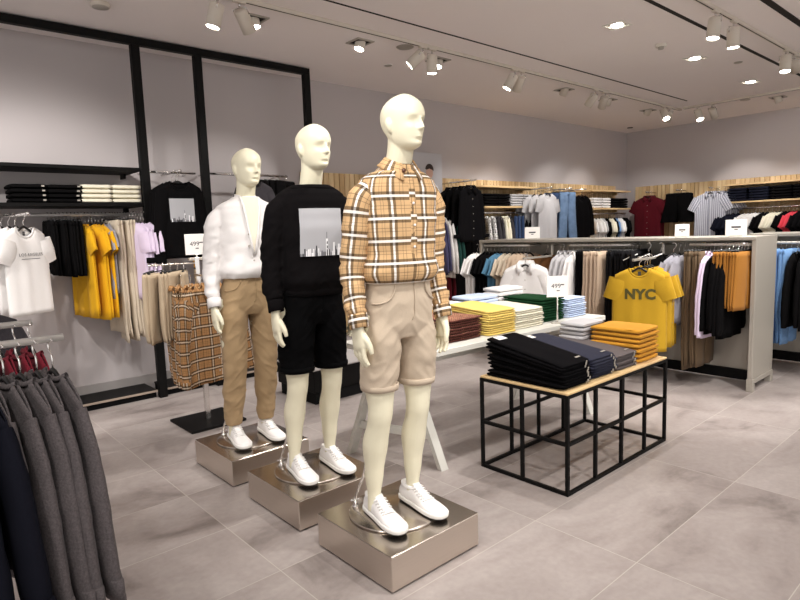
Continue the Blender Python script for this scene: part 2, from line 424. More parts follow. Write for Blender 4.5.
# left track (y = 4.12)
spot(2.00, 4.12, (1.4, 4.35, 0.6), 'upright cylinder spotlight above the leftmost of the mannequins, left of a slanted one', 60)
spot(2.17, 4.12, (3.6, 4.9, 1.2), 'slanted cylinder spotlight at top, pointing to the lower right of its upright neighbour', 40)
spot(4.03, 4.12, (2.7, 5.4, 1.5), 'slanted cylinder spotlight above the tallest mannequin head, lens facing lower left', 60)
spot(4.15, 4.12, (4.15, 4.2, 0.0), 'upright unlit-looking cylinder spotlight beside the slanted one above the tallest mannequin', 30)
spot(5.42, 4.12, (4.4, 5.0, 0.8), 'tilted cylinder spotlight on the left track, alone between two pairs, lens showing', 55)
spot(5.54, 4.12, (6.3, 5.5, 1.4), 'cylinder spotlight half hidden behind the lone tilted one on the left track', 45)
spot(7.10, 4.12, (6.9, 5.6, 1.2), 'left of two cylinder spotlights on the track before the corner', 45)
spot(7.34, 4.12, (8.6, 5.6, 1.3), 'right of two cylinder spotlights on the track before the corner, lens bright', 50)
spot(9.02, 4.12, (8.2, 3.0, 1.0), 'cylinder spotlight at the end of the left track with a round bright lens', 45)
spot(9.22, 4.12, (10.8, 5.2, 1.4), 'pale cylinder spotlight behind the last bright lens of the left track', 50)
# far track (x = 9.52)
spot(9.52, 3.83, (8.9, 3.0, 1.2), 'cylinder spotlight with a round bright lens at the start of the far track', 45)
spot(9.52, 3.62, (11.0, 3.6, 1.5), 'cylinder spotlight turned to the far wall beside the round bright lens', 55)
# right track (y = 2.03)
spot(5.36, 2.03, (4.9, 2.15, 0.3), 'biggest cylinder spotlight at top right, lens tilted left', 65)
spot(5.76, 2.03, (5.75, 2.0, 0.0), 'cylinder spotlight right behind the biggest one at top right, pointing straight down', 55)
spot(7.20, 2.03, (6.6, 1.9, 0.3), 'cylinder spotlight near the right picture edge with an uneven bright lens', 55)
spot(7.50, 2.03, (11.0, 2.8, 1.5), 'cylinder spotlight cut by the right picture edge behind its neighbour', 55)
# swivel lamps recessed near the left wall
spot(2.46, 4.45, (2.75, 3.9, 0.4), 'square recessed swivel lamp beside the topmost spotlight pair', 45, 0.02, gimbal=True)
spot(3.52, 4.42, (2.7, 4.3, 0.9), 'square recessed swivel lamp left of the round ceiling speaker', 45, 0.02, gimbal=True)
spot(4.54, 4.42, (3.7, 4.3, .9), 'square recessed swivel lamp right of the slanted pair above the tallest mannequin', 45, 0.02, gimbal=True)
spot(6.85, 4.42, (7.2, 5.7, 1.2), 'small recessed swivel lamp left of the spotlight pair before the corner', 40, 0.02, gimbal=True)
spot(7.95, 4.42, (9.0, 5.7, 1.4), 'tiny recessed swivel lamp right behind the spotlight pair before the corner', 30, 0.02, gimbal=True)
spot(9.24, 4.46, (9.6, 5.7, 1.4), 'tiny recessed swivel lamp nearest the room corner', 40, 0.02, gimbal=True)
spot(10.0, 2.90, (11.0, 2.6, 1.4), 'recessed swivel lamp beyond the far track near the right wall', 40, 0.02, gimbal=True)
downlight(5.085, 2.746, 'nearest of the three square downlights, left of the smoke detector')
downlight(6.795, 2.771, 'middle one of the three square downlights in the row')
downlight(8.569, 2.80, 'farthest of the three square downlights, nearest the far track')
def disc(name, x, y, r, h, mat, label, cat, parts=False):
    o = empty(name, (x, y, ZC)); tag(o, label, cat)
    MB().lathe([(r * .9, 0.002), (r, -h * .3), (r * .92, -h), (0.003, -h)], (0, 0, 0), 28).build('housing', mat, o)
    if parts: MB().lathe([(r * .5, -h), (r * .45, -h - .022), (.003, -h - .026)], (0, 0, 0), 18).build('sensor', M['greymet'], o)
    else: MB().lathe([(r * .8, -h * .8), (r * .8, -h - .003), (.003, -h - .003)], (0, 0, 0), 28).build('cover', M['greymet'], o)
    return o
disc('ceiling_speaker', 3.96, 4.29, 0.085, 0.008, M['greymet'], 'round flush ceiling speaker between a recessed lamp and the slanted spotlights', 'speaker')
disc('smoke_detector', 5.98, 2.765, 0.055, 0.028, M['whitemet'], 'white smoke detector between the first and second square downlight', 'smoke detector', True)
disc('blank_fitting', 4.228, 4.85, 0.05, 0.006, M['ceil'], 'small blank cap on the ceiling nearest the round speaker', 'ceiling fitting')
disc('blank_fitting', 1.417, 4.816, 0.07, 0.03, M['warmwhite'], 'pale round cap on the ceiling at the top left', 'ceiling fitting')
disc('blank_fitting', 7.4, 2.55, 0.045, 0.006, M['greymet'], 'flat grey cap on the ceiling between the middle and farthest square downlight', 'ceiling fitting')
disc('blank_fitting', 9.75, 3.25, 0.07, 0.008, M['greymet'], 'flat grey cap on the ceiling just beyond the far track', 'ceiling fitting')
disc('blank_fitting', 10.6, 5.45, 0.05, 0.012, M['slot'], 'dark little cap on the ceiling in the room corner', 'ceiling fitting')
# ------------------------------------------------------------------ mannequins
TOR = [(0.885, .130, .090, .012), (0.92, .158, .112, .014), (1.00, .150, .104, .008), (1.08, .138, .092, .004), (1.15, .136, .090, .004),
       (1.25, .150, .104, .006), (1.34, .150, .102, .008), (1.40, .140, .094, .010), (1.44, .115, .080, .012), (1.47, .085, .068, .014), (1.50, .064, .060, .014), (1.54, .056, .056, .010)]
def ell(c, a, b, n, p=2.2, ph=0.0):
    out = []
    for k in range(n):
        t = 2 * PI * k / n + ph; cs, sn = math.cos(t), math.sin(t)
        out.append(Vector((c[0] + a * math.copysign(abs(cs) ** (2 / p), cs), c[1] + b * math.copysign(abs(sn) ** (2 / p), sn), c[2])))
    return out
HEADF = [(0, .058), (.010, .080), (.022, .089), (.040, .0885), (.060, .091), (.085, .0905), (.110, .0895), (.135, .094), (.165, .092), (.195, .077), (.218, .050), (.231, .024), (.236, .002)]
HEADB = [(0, .00), (.02, .020), (.045, .050), (.07, .078), (.10, .100), (.13, .110), (.165, .108), (.195, .090), (.218, .060), (.231, .028), (.236, .002)]
HEADW = [(0, .032), (.015, .047), (.04, .060), (.07, .068), (.10, .073), (.135, .077), (.165, .076), (.195, .064), (.218, .043), (.231, .021), (.236, .002)]
def crom(tab, x):
    for i in range(len(tab) - 1):
        if x <= tab[i + 1][0] or i == len(tab) - 2:
            (x0, y0), (x1, y1) = tab[i], tab[i + 1]
            m0 = (y1 - tab[i - 1][1]) / (x1 - tab[i - 1][0]) if i > 0 else (y1 - y0) / (x1 - x0)
            m1 = (tab[i + 2][1] - y0) / (tab[i + 2][0] - x0) if i + 2 < len(tab) else (y1 - y0) / (x1 - x0)
            h = x1 - x0; t = max(0, min(1, (x - x0) / h))
            return max(.001, (2 * t ** 3 - 3 * t * t + 1) * y0 + (t ** 3 - 2 * t * t + t) * h * m0 + (-2 * t ** 3 + 3 * t * t) * y1 + (t ** 3 - t * t) * h * m1)
def head_mb(yaw):
    mb = MB(); rings = []; n = 96; nz = 90
    for j in range(nz):
        t = j / (nz - 1); z = 0.236 * (1 - (1 - t) ** 1.0); z = 0.236 * (0.5 - 0.5 * math.cos(PI * t)) * .6 + .236 * t * .4
        F, B, W = crom(HEADF, z), crom(HEADB, z), crom(HEADW, z)
        ring = []
        for k in range(n):
            a = 2 * PI * k / n; cs, sn = math.cos(a), math.sin(a)
            x = W * math.copysign(abs(sn) ** 0.92, sn)
            y = -F * math.copysign(abs(cs) ** .85, cs) if cs > 0 else B * math.copysign(abs(cs) ** .9, -cs) if cs < 0 else 0
            if cs > 0:
                # nose
                if z < .13:
                    h = 0.026 * math.exp(-((z - .082) / .030) ** 2) if z > .082 else .026 * math.exp(-((z - .082) / .008) ** 2)
                    h += .006 * math.exp(-((z - .112) / .02) ** 2)
                    wd = .0085 + .006 * math.exp(-((z - .079) / .012) ** 2)
                    y -= h * math.exp(-(x / wd) ** 2)
                # eye hollows, brow
                for sx in (-1, 1):
                    y += .0080 * math.exp(-((x - sx * .031) / .021) ** 2 - ((z - .110) / .019) ** 2)
                    y -= .004 * math.exp(-((x - sx * .032) / .018) ** 2 - ((z - .138) / .010) ** 2)
                    y -= .004 * math.exp(-((x - sx * .046) / .016) ** 2 - ((z - .085) / .016) ** 2)
                # lips
                wl = math.exp(-(x / .021) ** 4)
                y -= wl * (.0065 * math.exp(-((z - .0615) / .0045) ** 2) + .008 * math.exp(-((z - .0495) / .0055) ** 2) - .004 * math.exp(-((z - .0555) / .0022) ** 2))
                y += .005 * math.exp(-(x / .02) ** 2) * math.exp(-((z - .037) / .006) ** 2)
                y -= .004 * math.exp(-(x / .02) ** 2) * math.exp(-((z - .020) / .010) ** 2)
            ring.append(Vector((x, y, z)))
        rings.append(ring)
    mb.loft(rings)
    for sx in (-1, 1):   # ears
        er = []
        for k in range(9):
            t = k / 8; z = .070 + .058 * t; w = math.sin(PI * min(1, max(0.02, t * .96 + .02))) ** .6
            er.append(ell((sx * (.0745 + .004 * t), .012 + .010 * t, z), .010 * w + .001, (.010 + .010 * t) * w + .001, 14))
        mb.loft(er)
    q = Matrix.Rotation(yaw, 3, 'Z')
    mb.v = [q @ (v * .98) + Vector((0, -0.034, 1.622)) for v in mb.v]
    return mb
def limb(mb, pts, ra, rb=None, n=20, k=5, ref=(0, 1, 0)):
    P = smooth_path(pts, k); a = smooth_vals(ra, k); b = smooth_vals(rb, k) if rb else None
    mb.loft(tube_rings(P, a, n, ref, b)); 
ARM = [(.140, .012, 1.468), (.180, .014, 1.408), (.197, .022, 1.275), (.208, .030, 1.140), (.217, .006, 1.025), (.219, -.028, .920)]
def body_mesh():
    mb = head_mb(R(16))
    limb(mb, [(0, .016, 1.44), (0, .012, 1.53), (0, -.012, 1.62), (0, -.026, 1.70)], [.066, .057, .055, .058], [.066, .058, .057, .060])
    mb.loft([ell((0, t[3], t[0]), t[1], t[2], 32) for t in TOR])
    for s in (-1, 1):
        limb(mb, [(s * (x - .02 * (z > 1.34)), y, z - .02 * (z > 1.38)) for x, y, z in ARM], [.036, .040, .040, .038, .036, .028], [.036, .040, .040, .038, .034, .022])
        hv = len(mb.v)
        # palm (thumb side to the front, palm turned to the thigh)
        limb(mb, [(s * .219, -.026, .930), (s * .220, -.030, .900), (s * .220, -.034, .865), (s * .218, -.038, .830), (s * .215, -.040, .815)], [.027, .031, .039, .041, .034], [.021, .018, .016, .015, .012])
        fl = [(-.066, .070, .0090), (-.046, .080, .0095), (-.025, .074, .0090), (-.007, .058, .0078)]
        for i, (dy, L, r) in enumerate(fl):
            b0 = Vector((s * .217, dy, .827)); c = (0.45 + .12 * i) * (1.0 if s < 0 else 1.35)
            p = [b0 + Vector((0, 0, .02)), b0]; d = Vector((-s * .05, -.10 + .05 * i, -1)).normalized(); seg = [L * .45, L * .32, L * .26]
            for j in range(3):
                p.append(p[-1] + d * seg[j]); 
                d = (Matrix.Rotation(c * .55, 3, Vector((0, 1, 0)) * (s)) @ d); d = (d + Vector((0, -.12, 0))).normalized()
            limb(mb, p, [r * 1.05, r * 1.1, r * 1.05, r * .98, r * .72], None, 12, 3)
        # thumb from the side of the palm near its base
        t0 = Vector((s * .215, -.050, .883))
        limb(mb, [t0 + Vector((0, .02, .01)), t0 + Vector((-s * .004, -.020, -.022)), t0 + Vector((-s * .014, -.036, -.052)), t0 + Vector((-s * .020, -.040, -.080))], [.013, .0135, .0115, .008], None, 12, 4)
        wr = Vector((s * .219, -.026, .930))
        for k_ in range(hv, len(mb.v)): mb.v[k_] = wr + (mb.v[k_] - wr) * 1.13
        yy = .012
        limb(mb, [(s * .085, .012, .93), (s * .095, .004, .80), (s * .100, -.006, .66), (s * .100, -.018, .52), (s * .102, -.004, .44), (s * .104, .020, .35), (s * .105, .026, .22), (s * .106, .026, .11), (s * .106, .02, .045)],
             [.078, .082, .068, .053, .052, .059, .044, .030, .034], [.090, .088, .074, .056, .052, .057, .042, .030, .034], 24)
    me = mb.mesh('body', M['cream'])
    o = bpy.data.objects.new('body', me); COL.objects.link(o)
    md = o.modifiers.new('r', 'REMESH'); md.mode = 'VOXEL'; md.voxel_size = 0.0042; md.use_smooth_shade = True
    sm = o.modifiers.new('s', 'SMOOTH'); sm.factor = 0.5; sm.iterations = 3
    dg = bpy.context.evaluated_depsgraph_get(); me2 = bpy.data.meshes.new_from_object(o.evaluated_get(dg))
    bpy.data.objects.remove(o)
    me2.materials.clear(); me2.materials.append(M['cream'])
    for p in me2.polygons: p.use_smooth = True; p.material_index = 0
    return me2
BODY = body_mesh()
def fuse(mb, mat, name, par, voxel=.006, it=4, disp=None):
    """join overlapping closed lofts into one skin, then let it crease"""
    me = mb.mesh(name, mat); o = bpy.data.objects.new(name, me); COL.objects.link(o)
    md = o.modifiers.new('r', 'REMESH'); md.mode = 'VOXEL'; md.voxel_size = voxel; md.use_smooth_shade = True
    sm = o.modifiers.new('s', 'SMOOTH'); sm.factor = 0.6; sm.iterations = it
    me2 = bpy.data.meshes.new_from_object(o.evaluated_get(bpy.context.evaluated_depsgraph_get())); bpy.data.objects.remove(o)
    me2.materials.clear(); me2.materials.append(mat)
    if disp:
        nr = [v.normal.copy() for v in me2.vertices]
        for v, n_ in zip(me2.vertices, nr): v.co += n_ * disp(v.co)
    for p in me2.polygons: p.use_smooth = True; p.material_index = 0
    return link(name, me2, par)
def folds(seed, a=.004, f=11, tilt=.8):
    def d(p):
        q = Vector((p.x * f + seed, (p.y * .8 - p.z * tilt * .5) * f, (p.z * 1.6 + abs(p.x) * tilt * 2) * f))
        r = 1 - abs(noise.noise(q)) * 2          # sharp ridges
        return a * (r * r * 1.2 - .6) + a * .5 * noise.noise(q * 2.3)
    return d

def wrinkle(p, amp, fx, fz, seed):
    return amp * (noise.noise(Vector((p.x * fx + seed, p.y * fx, p.z * fz + seed * 2))) + .5 * noise.noise(Vector((p.x * fx * 2.1, p.y * fx * 2.1 + seed, p.z * fz * 2.1))))
def drape(rings, ctr, amp, fx, fz, seed):
    """push ring points in and out along the ring radius; amp may vary along the rings"""
    n = len(rings)
    for j, r in enumerate(rings):
        c = sum(r, Vector()) / len(r); a = amp(j / (n - 1)) if callable(amp) else amp
        for i, p in enumerate(r):
            d = (p - c); d = d.normalized() if d.length else d
            r[i] = p + d * wrinkle(p, a, fx, fz, seed)
    return rings
# the garment torso: (z, half width, half depth, centre y)
GT = [(1.02, .150, .116, .006), (1.06, .158, .122, .004), (1.10, .163, .125, .002), (1.16, .164, .122, .002), (1.24, .168, .122, .004), (1.32, .174, .124, .006), (1.385, .178, .118, .010),
      (1.455, .184, .110, .012), (1.500, .172, .100, .013), (1.530, .130, .088, .014), (1.545, .088, .075, .012), (1.570, .068, .068, .008)]
def gt(z, grow=0.0): a, b, c = interp([(r[0], r[1], r[2], r[3]) for r in GT], z); return a + grow, b + grow, c
def front(x, z, off=0.0, side=-1, P=2.3):
    a, b, c = gt(z, off); u = min(.999, abs(x) / a); return Vector((x, c + side * b * (1 - u ** P) ** (1 / P), z))
def torso(mb, z0, z1, seed, amp=.006, grow=0.0, puff=0.0, n=72, rows=44, P=2.3, mi=0):
    rings = []
    for j in range(rows):
        t = j / (rows - 1); z = lerp(z0, z1, t); a, b, c = gt(z, grow)
        if puff: k = puff * math.exp(-((z - z0 - .05) / .05) ** 2) - .55 * puff * math.exp(-((z - z0) / .018) ** 2); a += k; b += k
        rings.append([Vector((c_.x, c_.y, c_.z)) for c_ in ell((0, c, z), a, b, n, P, -PI / 2)])
    drape(rings, None, lambda t: amp * (1.5 - 1.25 * t) * (1 if t > .05 else .5), 9, 14, seed)
    mb.loft(rings, True, True, True, mi, v0=z0, u0=-sum((rings[5][(i + 1) % n] - rings[5][i]).length for i in range(n)) / 2 * 0)
    return rings
def sleeve(mb, s, wrist=.925, seed=1, amp=.007, grow=0.0, r=(.050, .062, .060, .054, .047, .039), mi=0, v0=.0):
    pts = [(s * .115, .012, 1.476)] + [(s * x, y, z) for x, y, z in ARM[1:5]] + [(s * .219, -.026, wrist)]
    k = 8; P = smooth_path(pts, k); rr = [x + grow for x in smooth_vals(list(r), k)]
    rings = tube_rings(P, rr, 28, (0, -1, 0))
    drape(rings, None, lambda t: amp * (0.35 + 1.1 * t), 12, 30, seed)
    mb.loft(rings, True, True, True, mi, v0=v0)
    return P, rr
def band(pts_fn, z0, z1, th, n=48):
    """closed rib ring: pts_fn(angle, z, grow) -> point"""
    mb = MB(); ring = []
    for (z, g) in ((z0, 0), (z0, th), ((z0 + z1) / 2, th * 1.25), (z1, th), (z1, 0)):
        ring.append([pts_fn(2 * PI * k / n, z, g) for k in range(n)])
    return mb.loft(ring + [ring[0]], True, False, False)
def tz(a, z, g, P=2.3): A, B, C = gt(z, g); c, s = math.cos(a), math.sin(a); return Vector((A * math.copysign(abs(c) ** (2 / P), c), C + B * math.copysign(abs(s) ** (2 / P), s), z))
def cuff(par, s, mat, wrist=.925, h=.05, r=.043, name='cuff'):
    d = (Vector((s * .219, -.028, .920)) - Vector((s * .217, .006, 1.025))).normalized(); c0 = Vector((s * .219, -.027, wrist))
    rings = tube_rings([c0 - d * .004, c0 - d * .003, c0 + d * h * .5, c0 + d * h, c0 + d * (h + .001)], [r * .8, r, r * 1.02, r * .98, r * .80], 28, (0, -1, 0))
    return MB().loft(rings, True, False, False, v0=.2).build(name, mat, par)
def flap_collar(par, mat, spread=.035, h=.05, drop=.05, gap=.34, name='collar'):
    """stand and two points, open at the throat; angle measured from the front"""
    mb = MB(); n = 40; st = []; fo = []
    g = []
    for k in range(n + 1):
        a = lerp(gap, 2 * PI - gap, k / n); f = math.cos(a) * .5 + .5     # f = 1 at the front
        def P(r, z): return Vector((math.sin(a) * r, .008 - math.cos(a) * r * 1.02 - .35 * max(0, z - 1.55), z))
        bz = 1.550 - .030 * f ** 2; e = f ** 3
        g.append([P(.066 + .004 * f, bz), P(.061, bz + h * (1 - .25 * f)), P(.065, bz + h * (1 - .22 * f) + .004), P(.080 + .006 * f, bz + h * .55 - .012 * e), P(.092 + .026 * e, lerp(1.568, 1.484, e))])
    mb.sheet([[c[j] for c in g] for j in range(5)], uvs=[[(k * .011 + .03, j * .021 + .037) for k in range(n + 1)] for j in range(5)])
    o = mb.build(name, mat, par); md = o.modifiers.new('t', 'SOLIDIFY'); md.thickness = 0.003; md.offset = 0
    return o
def buttons(par, mat, zs, x=0.0, grow=.006, r=.0055, name='button'):
    for z in zs:
        p = front(x, z, grow); MB().lathe([(.001, 0), (r, 0), (r, .0025), (.001, .0032)], p, 14, (0, -1, 0.1)).build(name, mat, par)
def placket(par, mat, z0, z1, w=.016, x=0.0, grow=.005, name='placket'):
    g = [[front(x + dx, lerp(z0, z1, j / 14), grow if abs(dx) < w * .95 else grow - .006) for dx in (-w * 1.05, -w * .9, -w * .4, 0, w * .4, w * .9, w * 1.05)] for j in range(15)]
    return MB().sheet(g, uvs=[[(i * .005 - .016, lerp(z0, z1, j / 14)) for i in range(7)] for j in range(15)]).build(name, mat, par)
# trousers: pelvis + two legs
LEGX = [(1.00, .080), (.86, .096), (.66, .102), (.52, .103), (.34, .106), (.10, .108)]
PEL = [(.83, .168, .112, .010), (.90, .171, .120, .012), (.98, .163, .118, .008), (1.05, .150, .108, .004), (1.12, .142, .098, .003)]
def pants(par, mat, top=1.085, hem=.60, rt=.098, rh=.088, name='shorts', seed=3, cuffed=True, amp=.006, tab=None):
    mb = MB(); n = 44
    rings = []
    for j in range(26):
        z = lerp(top, .83, j / 25); a, b, c = interp(PEL, z)
        if z < .90: k = (.90 - z) / .07; b *= 1 - .12 * k ** 2; a *= 1 - .05 * k
        rings.append(ell((0, c, z), a, b, 64, 2.4, -PI / 2))
    drape(rings, None, lambda t: amp * .5 * t, 10, 20, seed); mb.loft(rings, True, True, True)
    for s in (-1, 1):
        rr = []; m = 40
        for j in range(m):
            t = j / (m - 1); z = lerp(.93, hem, t); x = interp([(zz, xx) for zz, xx in LEGX[::-1]], z)[0]
            f = tab(z) if tab else lerp(rt, rh, t)
            cy = interp([(.10, .022), (.34, .010), (.52, -.012), (.70, .0), (.93, .010)], z)[0]
            k = max(0, min(1, (.93 - z) / .13)); k = k * k * (3 - 2 * k); a = f * lerp(.80, 1, k)
            rr.append(ell((s * (x - .004), cy, z), a, f * lerp(1.05, 1.24, max(0, min(1, (z - .6) / .24))) * lerp(.86, 1, k), n, 2.2, -PI / 2))
        drape(rr, None, lambda t: amp * (.6 + 1.2 * t) * (1 if t < .97 else .4), 9, 13, seed + s * 7)
        mb.loft(rr, True, True, True)
    o = fuse(mb, mat, name, par, .006, 6, folds(seed, .0034 if amp > .004 else .003, 9))
    # waistband, fly, pockets, loops
    def wz(a, z, g): r = interp(PEL, z); c, s_ = math.cos(a), math.sin(a); return Vector(((r[0] + g) * math.copysign(abs(c) ** (2 / 2.4), c), r[2] + (r[1] + g) * math.copysign(abs(s_) ** (2 / 2.4), s_), z))
    band(wz, top - .038, top, .004).build('waistband', mat, o)
    def pf(x, z, g=.003):
        a, b, c = interp(PEL, z)
        a += g; b += g; u = min(.999, abs(x) / a); return Vector((x, c - b * (1 - u ** 2.4) ** (1 / 2.4), z))
    MB().tube([pf(.014, z) for z in (1.07, 1.03, .99, .95, .93)] + [pf(.0, .91)], .0028, 6).build('fly', mat, o)
    for s in (-1, 1):
        MB().tube(smooth_path([pf(s * .074, 1.07), pf(s * .084, 1.03), pf(s * .108, 1.0), pf(s * .140, .988), pf(s * .158, .988)], 4), .0035, 6).build('pocket_seam', mat, o)
        MB().tube([pf(s * .085, top, .006), pf(s * .085, top - .042, .007)], .004, 6, rb=.0015, ref=(1, 0, 0)).build('belt_loop', mat, o)
        if cuffed:
            z = hem; x = interp([(zz, xx) for zz, xx in LEGX[::-1]], z)[0]; cy = interp([(.10, .022), (.34, .010), (.52, -.012), (.70, .0), (.93, .010)], z)[0]; f = tab(z) if tab else rh
            prof = [(z - .002, -.004), (z - .005, .002), (z + .008, .005), (z + .020, .0045), (z + .023, .0), (z + .020, -.004)]
            MB().loft([ell((s * (x - .004), cy, zz), f + g, f * 1.05 + g, 40, 2.2, -PI / 2) for zz, g in prof], True, False, False).build('rolled_hem', mat, o)
    return o
def shoe(par, s, rz):
    o = empty('shoe'); o.parent = par; o.location = (s * .106 + (.008 if s < 0 else 0), .02, 0.012); o.rotation_euler = (0, 0, rz); o.scale = (.96, .97, .88)
    st = [(.092, .012), (.088, .024), (.07, .035), (.03, .038), (-.03, .041), (-.09, .047), (-.14, .051), (-.18, .048), (-.208, .036), (-.222, .020), (-.226, .008)]
    def outline(g, z): return [Vector((w + g, y + (g * .6 if y > .05 else -g * .6 if y < -.2 else 0), z)) for y, w in st] + [Vector((-w - g, y + (g * .6 if y > .05 else -g * .6 if y < -.2 else 0), z)) for y, w in st[::-1]]
    MB().loft([outline(-.004, 0.0), outline(.0, 0.002), outline(.0, 0.007)]).build('outsole', M['sole'], o)
    MB().loft([outline(.001, .007), outline(.004, .010), outline(.004, .028), outline(.001, .031), outline(-.01, .031)]).build('midsole', M['rubber'], o)
    up = [(.090, .018, .062), (.084, .028, .080), (.06, .036, .088), (.03, .038, .092), (-.005, .040, .098), (-.035, .041, .094), (-.07, .044, .080), (-.105, .047, .064), (-.14, .050, .055), (-.18, .046, .049), (-.205, .034, .044), (-.220, .018, .037)]
    rings = []
    for y, w, h in up:
        rings.append([Vector((w * math.copysign(abs(math.cos(a)) ** .7, math.cos(a)), y, .026 + (h - .026) * math.sin(a) ** .8 if math.sin(a) > 0 else .026)) for a in [PI * k / 20 for k in range(21)]])
    MB().loft(rings, True, True, True).build('upper', M['leather'], o)
    MB().loft([ell((0, .024, .088), .036, .058, 24), ell((0, .024, .104), .036, .058, 24), ell((0, .024, .106), .030, .050, 24), ell((0, .024, .085), .028, .046, 24)], True, False, False).build('ankle_collar', M['leather'], o)
    g = [[Vector((lerp(-.018, .018, i / 6), y, h + .004 - .010 * (lerp(-1, 1, i / 6)) ** 2)) for i in range(7)] for y, h in ((-.015, .118), (-.03, .103), (-.05, .092), (-.08, .076), (-.115, .060))]
    tg = MB().sheet(g).build('tongue', M['leather'], o); md = tg.modifiers.new('t', 'SOLIDIFY'); md.thickness = .006
    mb = MB()
    for k in range(6):
        y = -.035 - .016 * k; h = interp([(-.14, .056), (-.105, .067), (-.07, .083), (-.035, .101), (-.01, .106)], y)[0]
        mb.tube([(-.032, y + .006, h - .006), (-.014, y, h + .006), (.014, y - .003, h + .006), (.032, y + .004, h - .006)], .0045, 6)
    mb.build('laces', M['lace'], o)
    return o
def mannequin(x, y, label, rz=R(-8)):
    r = empty('mannequin', (x, y, 0.16), rz); tag(r, label, 'mannequin', 'male mannequins on steel blocks')
    link('body', BODY, r)
    MB().lathe([(.003, 0), (.205, 0), (.210, .003), (.210, .007), (.205, .010), (.003, .010)], (0, .03, 0.0), 64).build('base_disc', M['steeltop'], r)
    mb = MB(); mb.tube(smooth_path([(-.135, .155, .008), (-.135, .155, .05), (-.125, .125, .12), (-.118, .085, .20), (-.110, .06, .30)], 4), .006, 10)
    mb.lathe([(.016, 0), (.016, .012), (.008, .018), (.006, .05)], (-.135, .155, .009), 16)
    for s in (-1, 1): mb.tube([(-.135, .155, .045), (-.135 + s * .024, .150, .050)], .004, 8)
    mb.build('support_rod', M['chrome'], r)
    shoe(r, -1, R(-2)); shoe(r, 1, R(3))
    return r
def block(cx, cy, label, w=.525):
    r = empty('display_block', (cx, cy, 0)); tag(r, label, 'platform', 'brushed steel blocks under the mannequins')
    MB().box((0, 0, .004), (w - .03, w - .03, .008)).build('plinth', M['blackm'], r, False)
    MB().box((0, 0, .083), (w, w, .150), .003).build('side_panel', M['steel'], r, False)
    MB().box((0, 0, .158), (w - .004, w - .004, .004), .001).build('top_plate', M['steeltop'], r, False)
    return r
block(1.665, 1.958, 'nearest brushed steel block, under the mannequin in the plaid shirt')
block(1.668, 2.650, 'middle brushed steel block, under the mannequin in the black sweatshirt')
block(1.668, 3.370, 'farthest brushed steel block, under the mannequin in the white shirt')
F_TANPLAID = plaid('tan tartan flannel', srgb(206, 170, 126), srgb(14, 11, 12), srgb(250, 246, 240), .093)
F_KHAKI = cloth(192, 176, 156, .08, 240, bump=.06, bscale=90)
F_TAN = cloth(162, 137, 104, .08, 240, bump=.06, bscale=90)
F_BLACK = cloth(15, 13, 14, .2, 120)
F_BLACKSH = cloth(7, 7, 8, .2, 120)
F_WHITE = cloth(226, 222, 220, .03, 120)
# --- plaid shirt and khaki shorts
m1 = mannequin(1.667, 1.955, 'tallest looking, nearest mannequin in a tan plaid shirt and khaki shorts')
mb = MB(); torso(mb, 1.07, 1.565, 3.1, .007, .004, .016)
sh = mb.build('plaid_shirt', F_TANPLAID, m1)
for s in (-1, 1):
    q = MB(); sleeve(q, s, .945, 5 + s, .011); q.build('sleeve', F_TANPLAID, sh)
    cuff(sh, s, F_TANPLAID, .945, .055, .041)
flap_collar(sh, F_TANPLAID); placket(sh, F_TANPLAID, 1.095, 1.505)
brown = plain('brown button', srgb(96, 60, 40), .35)
buttons(sh, M['paper'], (1.40, 1.31, 1.22, 1.13)); MB().lathe([(.001, 0), (.009, 0), (.009, .004), (.001, .005)], (-.030, -.084, 1.535), 14, (-.2, -1, .2)).build('button', brown, sh)
pants(m1, F_KHAKI, 1.115, .610, .095, .077, 'khaki_shorts', 4)
# --- black sweatshirt with printed city and black shorts
m2 = mannequin(1.675, 2.645, 'middle mannequin in a black sweatshirt with a grey city print and black shorts')
mb = MB(); torso(mb, 1.0, 1.540, 8.3, .006, .010, .012)
for s in (-1, 1): sleeve(mb, s, .965, 15 + s, .008, .004)
sw = fuse(mb, F_BLACK, 'black_sweatshirt', m2, .006, 5, lambda p: folds(3, .0035, 9)(p) * min(1, max(0, (abs(p.x) - .10) * 12) + max(0, (1.16 - p.z) * 8)))
for s in (-1, 1):
    cuff(sw, s, F_BLACK, .965, .055, .040)
band(lambda a, z, g: tz(a, z, .004 + g), 1.526, 1.548, .006).build('neckband', F_BLACK, sw)
band(lambda a, z, g: tz(a, z, .004 + g), .98, 1.03, .006).build('hem_rib', F_BLACK, sw)
def city(par, w, z0, z1, fn, seed=4, nb=26):
    """grey photo print with a row of towers along its lower edge, lying on the cloth"""
    rnd = random.Random(seed); mb = MB()
    def patch(x0, x1, a, b, off, mi, nx=6, nz=6):
        mb.sheet([[fn(lerp(x0, x1, i / nx), lerp(a, b, j / nz), off) for i in range(nx + 1)] for j in range(nz + 1)], mi)
    patch(-w, w, z0, z1, 0, 0, 14, 14)
    H = z1 - z0
    for k in range(nb):
        x = lerp(-w, w * .95, k / nb); bw = rnd.uniform(.5, 1.0) * 2 * w / nb; h = rnd.uniform(.05, .17) * H
        patch(x, x + bw, z0, z0 + h, .0010 + .0003 * (k % 2), rnd.choice((1, 1, 2, 3)), 1, 3)
    for (fx, hh, bw, mi) in ((.12, .36, .10, 2), (.16, .30, .05, 1), (.48, .28, .10, 2), (.75, .24, .12, 2), (-.35, .22, .05, 1), (.60, .20, .04, 1)):
        patch(fx * w, fx * w + bw * w, z0, z0 + hh * H, .0017, mi, 1, 4)
    patch(.155 * w, .175 * w, z0 + .36 * H, z0 + .50 * H, .0018, 1, 1, 2)
    return mb.build('city_print', [M['greyprint'], M['darkprint'], M['whiteprint'], M['midprint']], par)
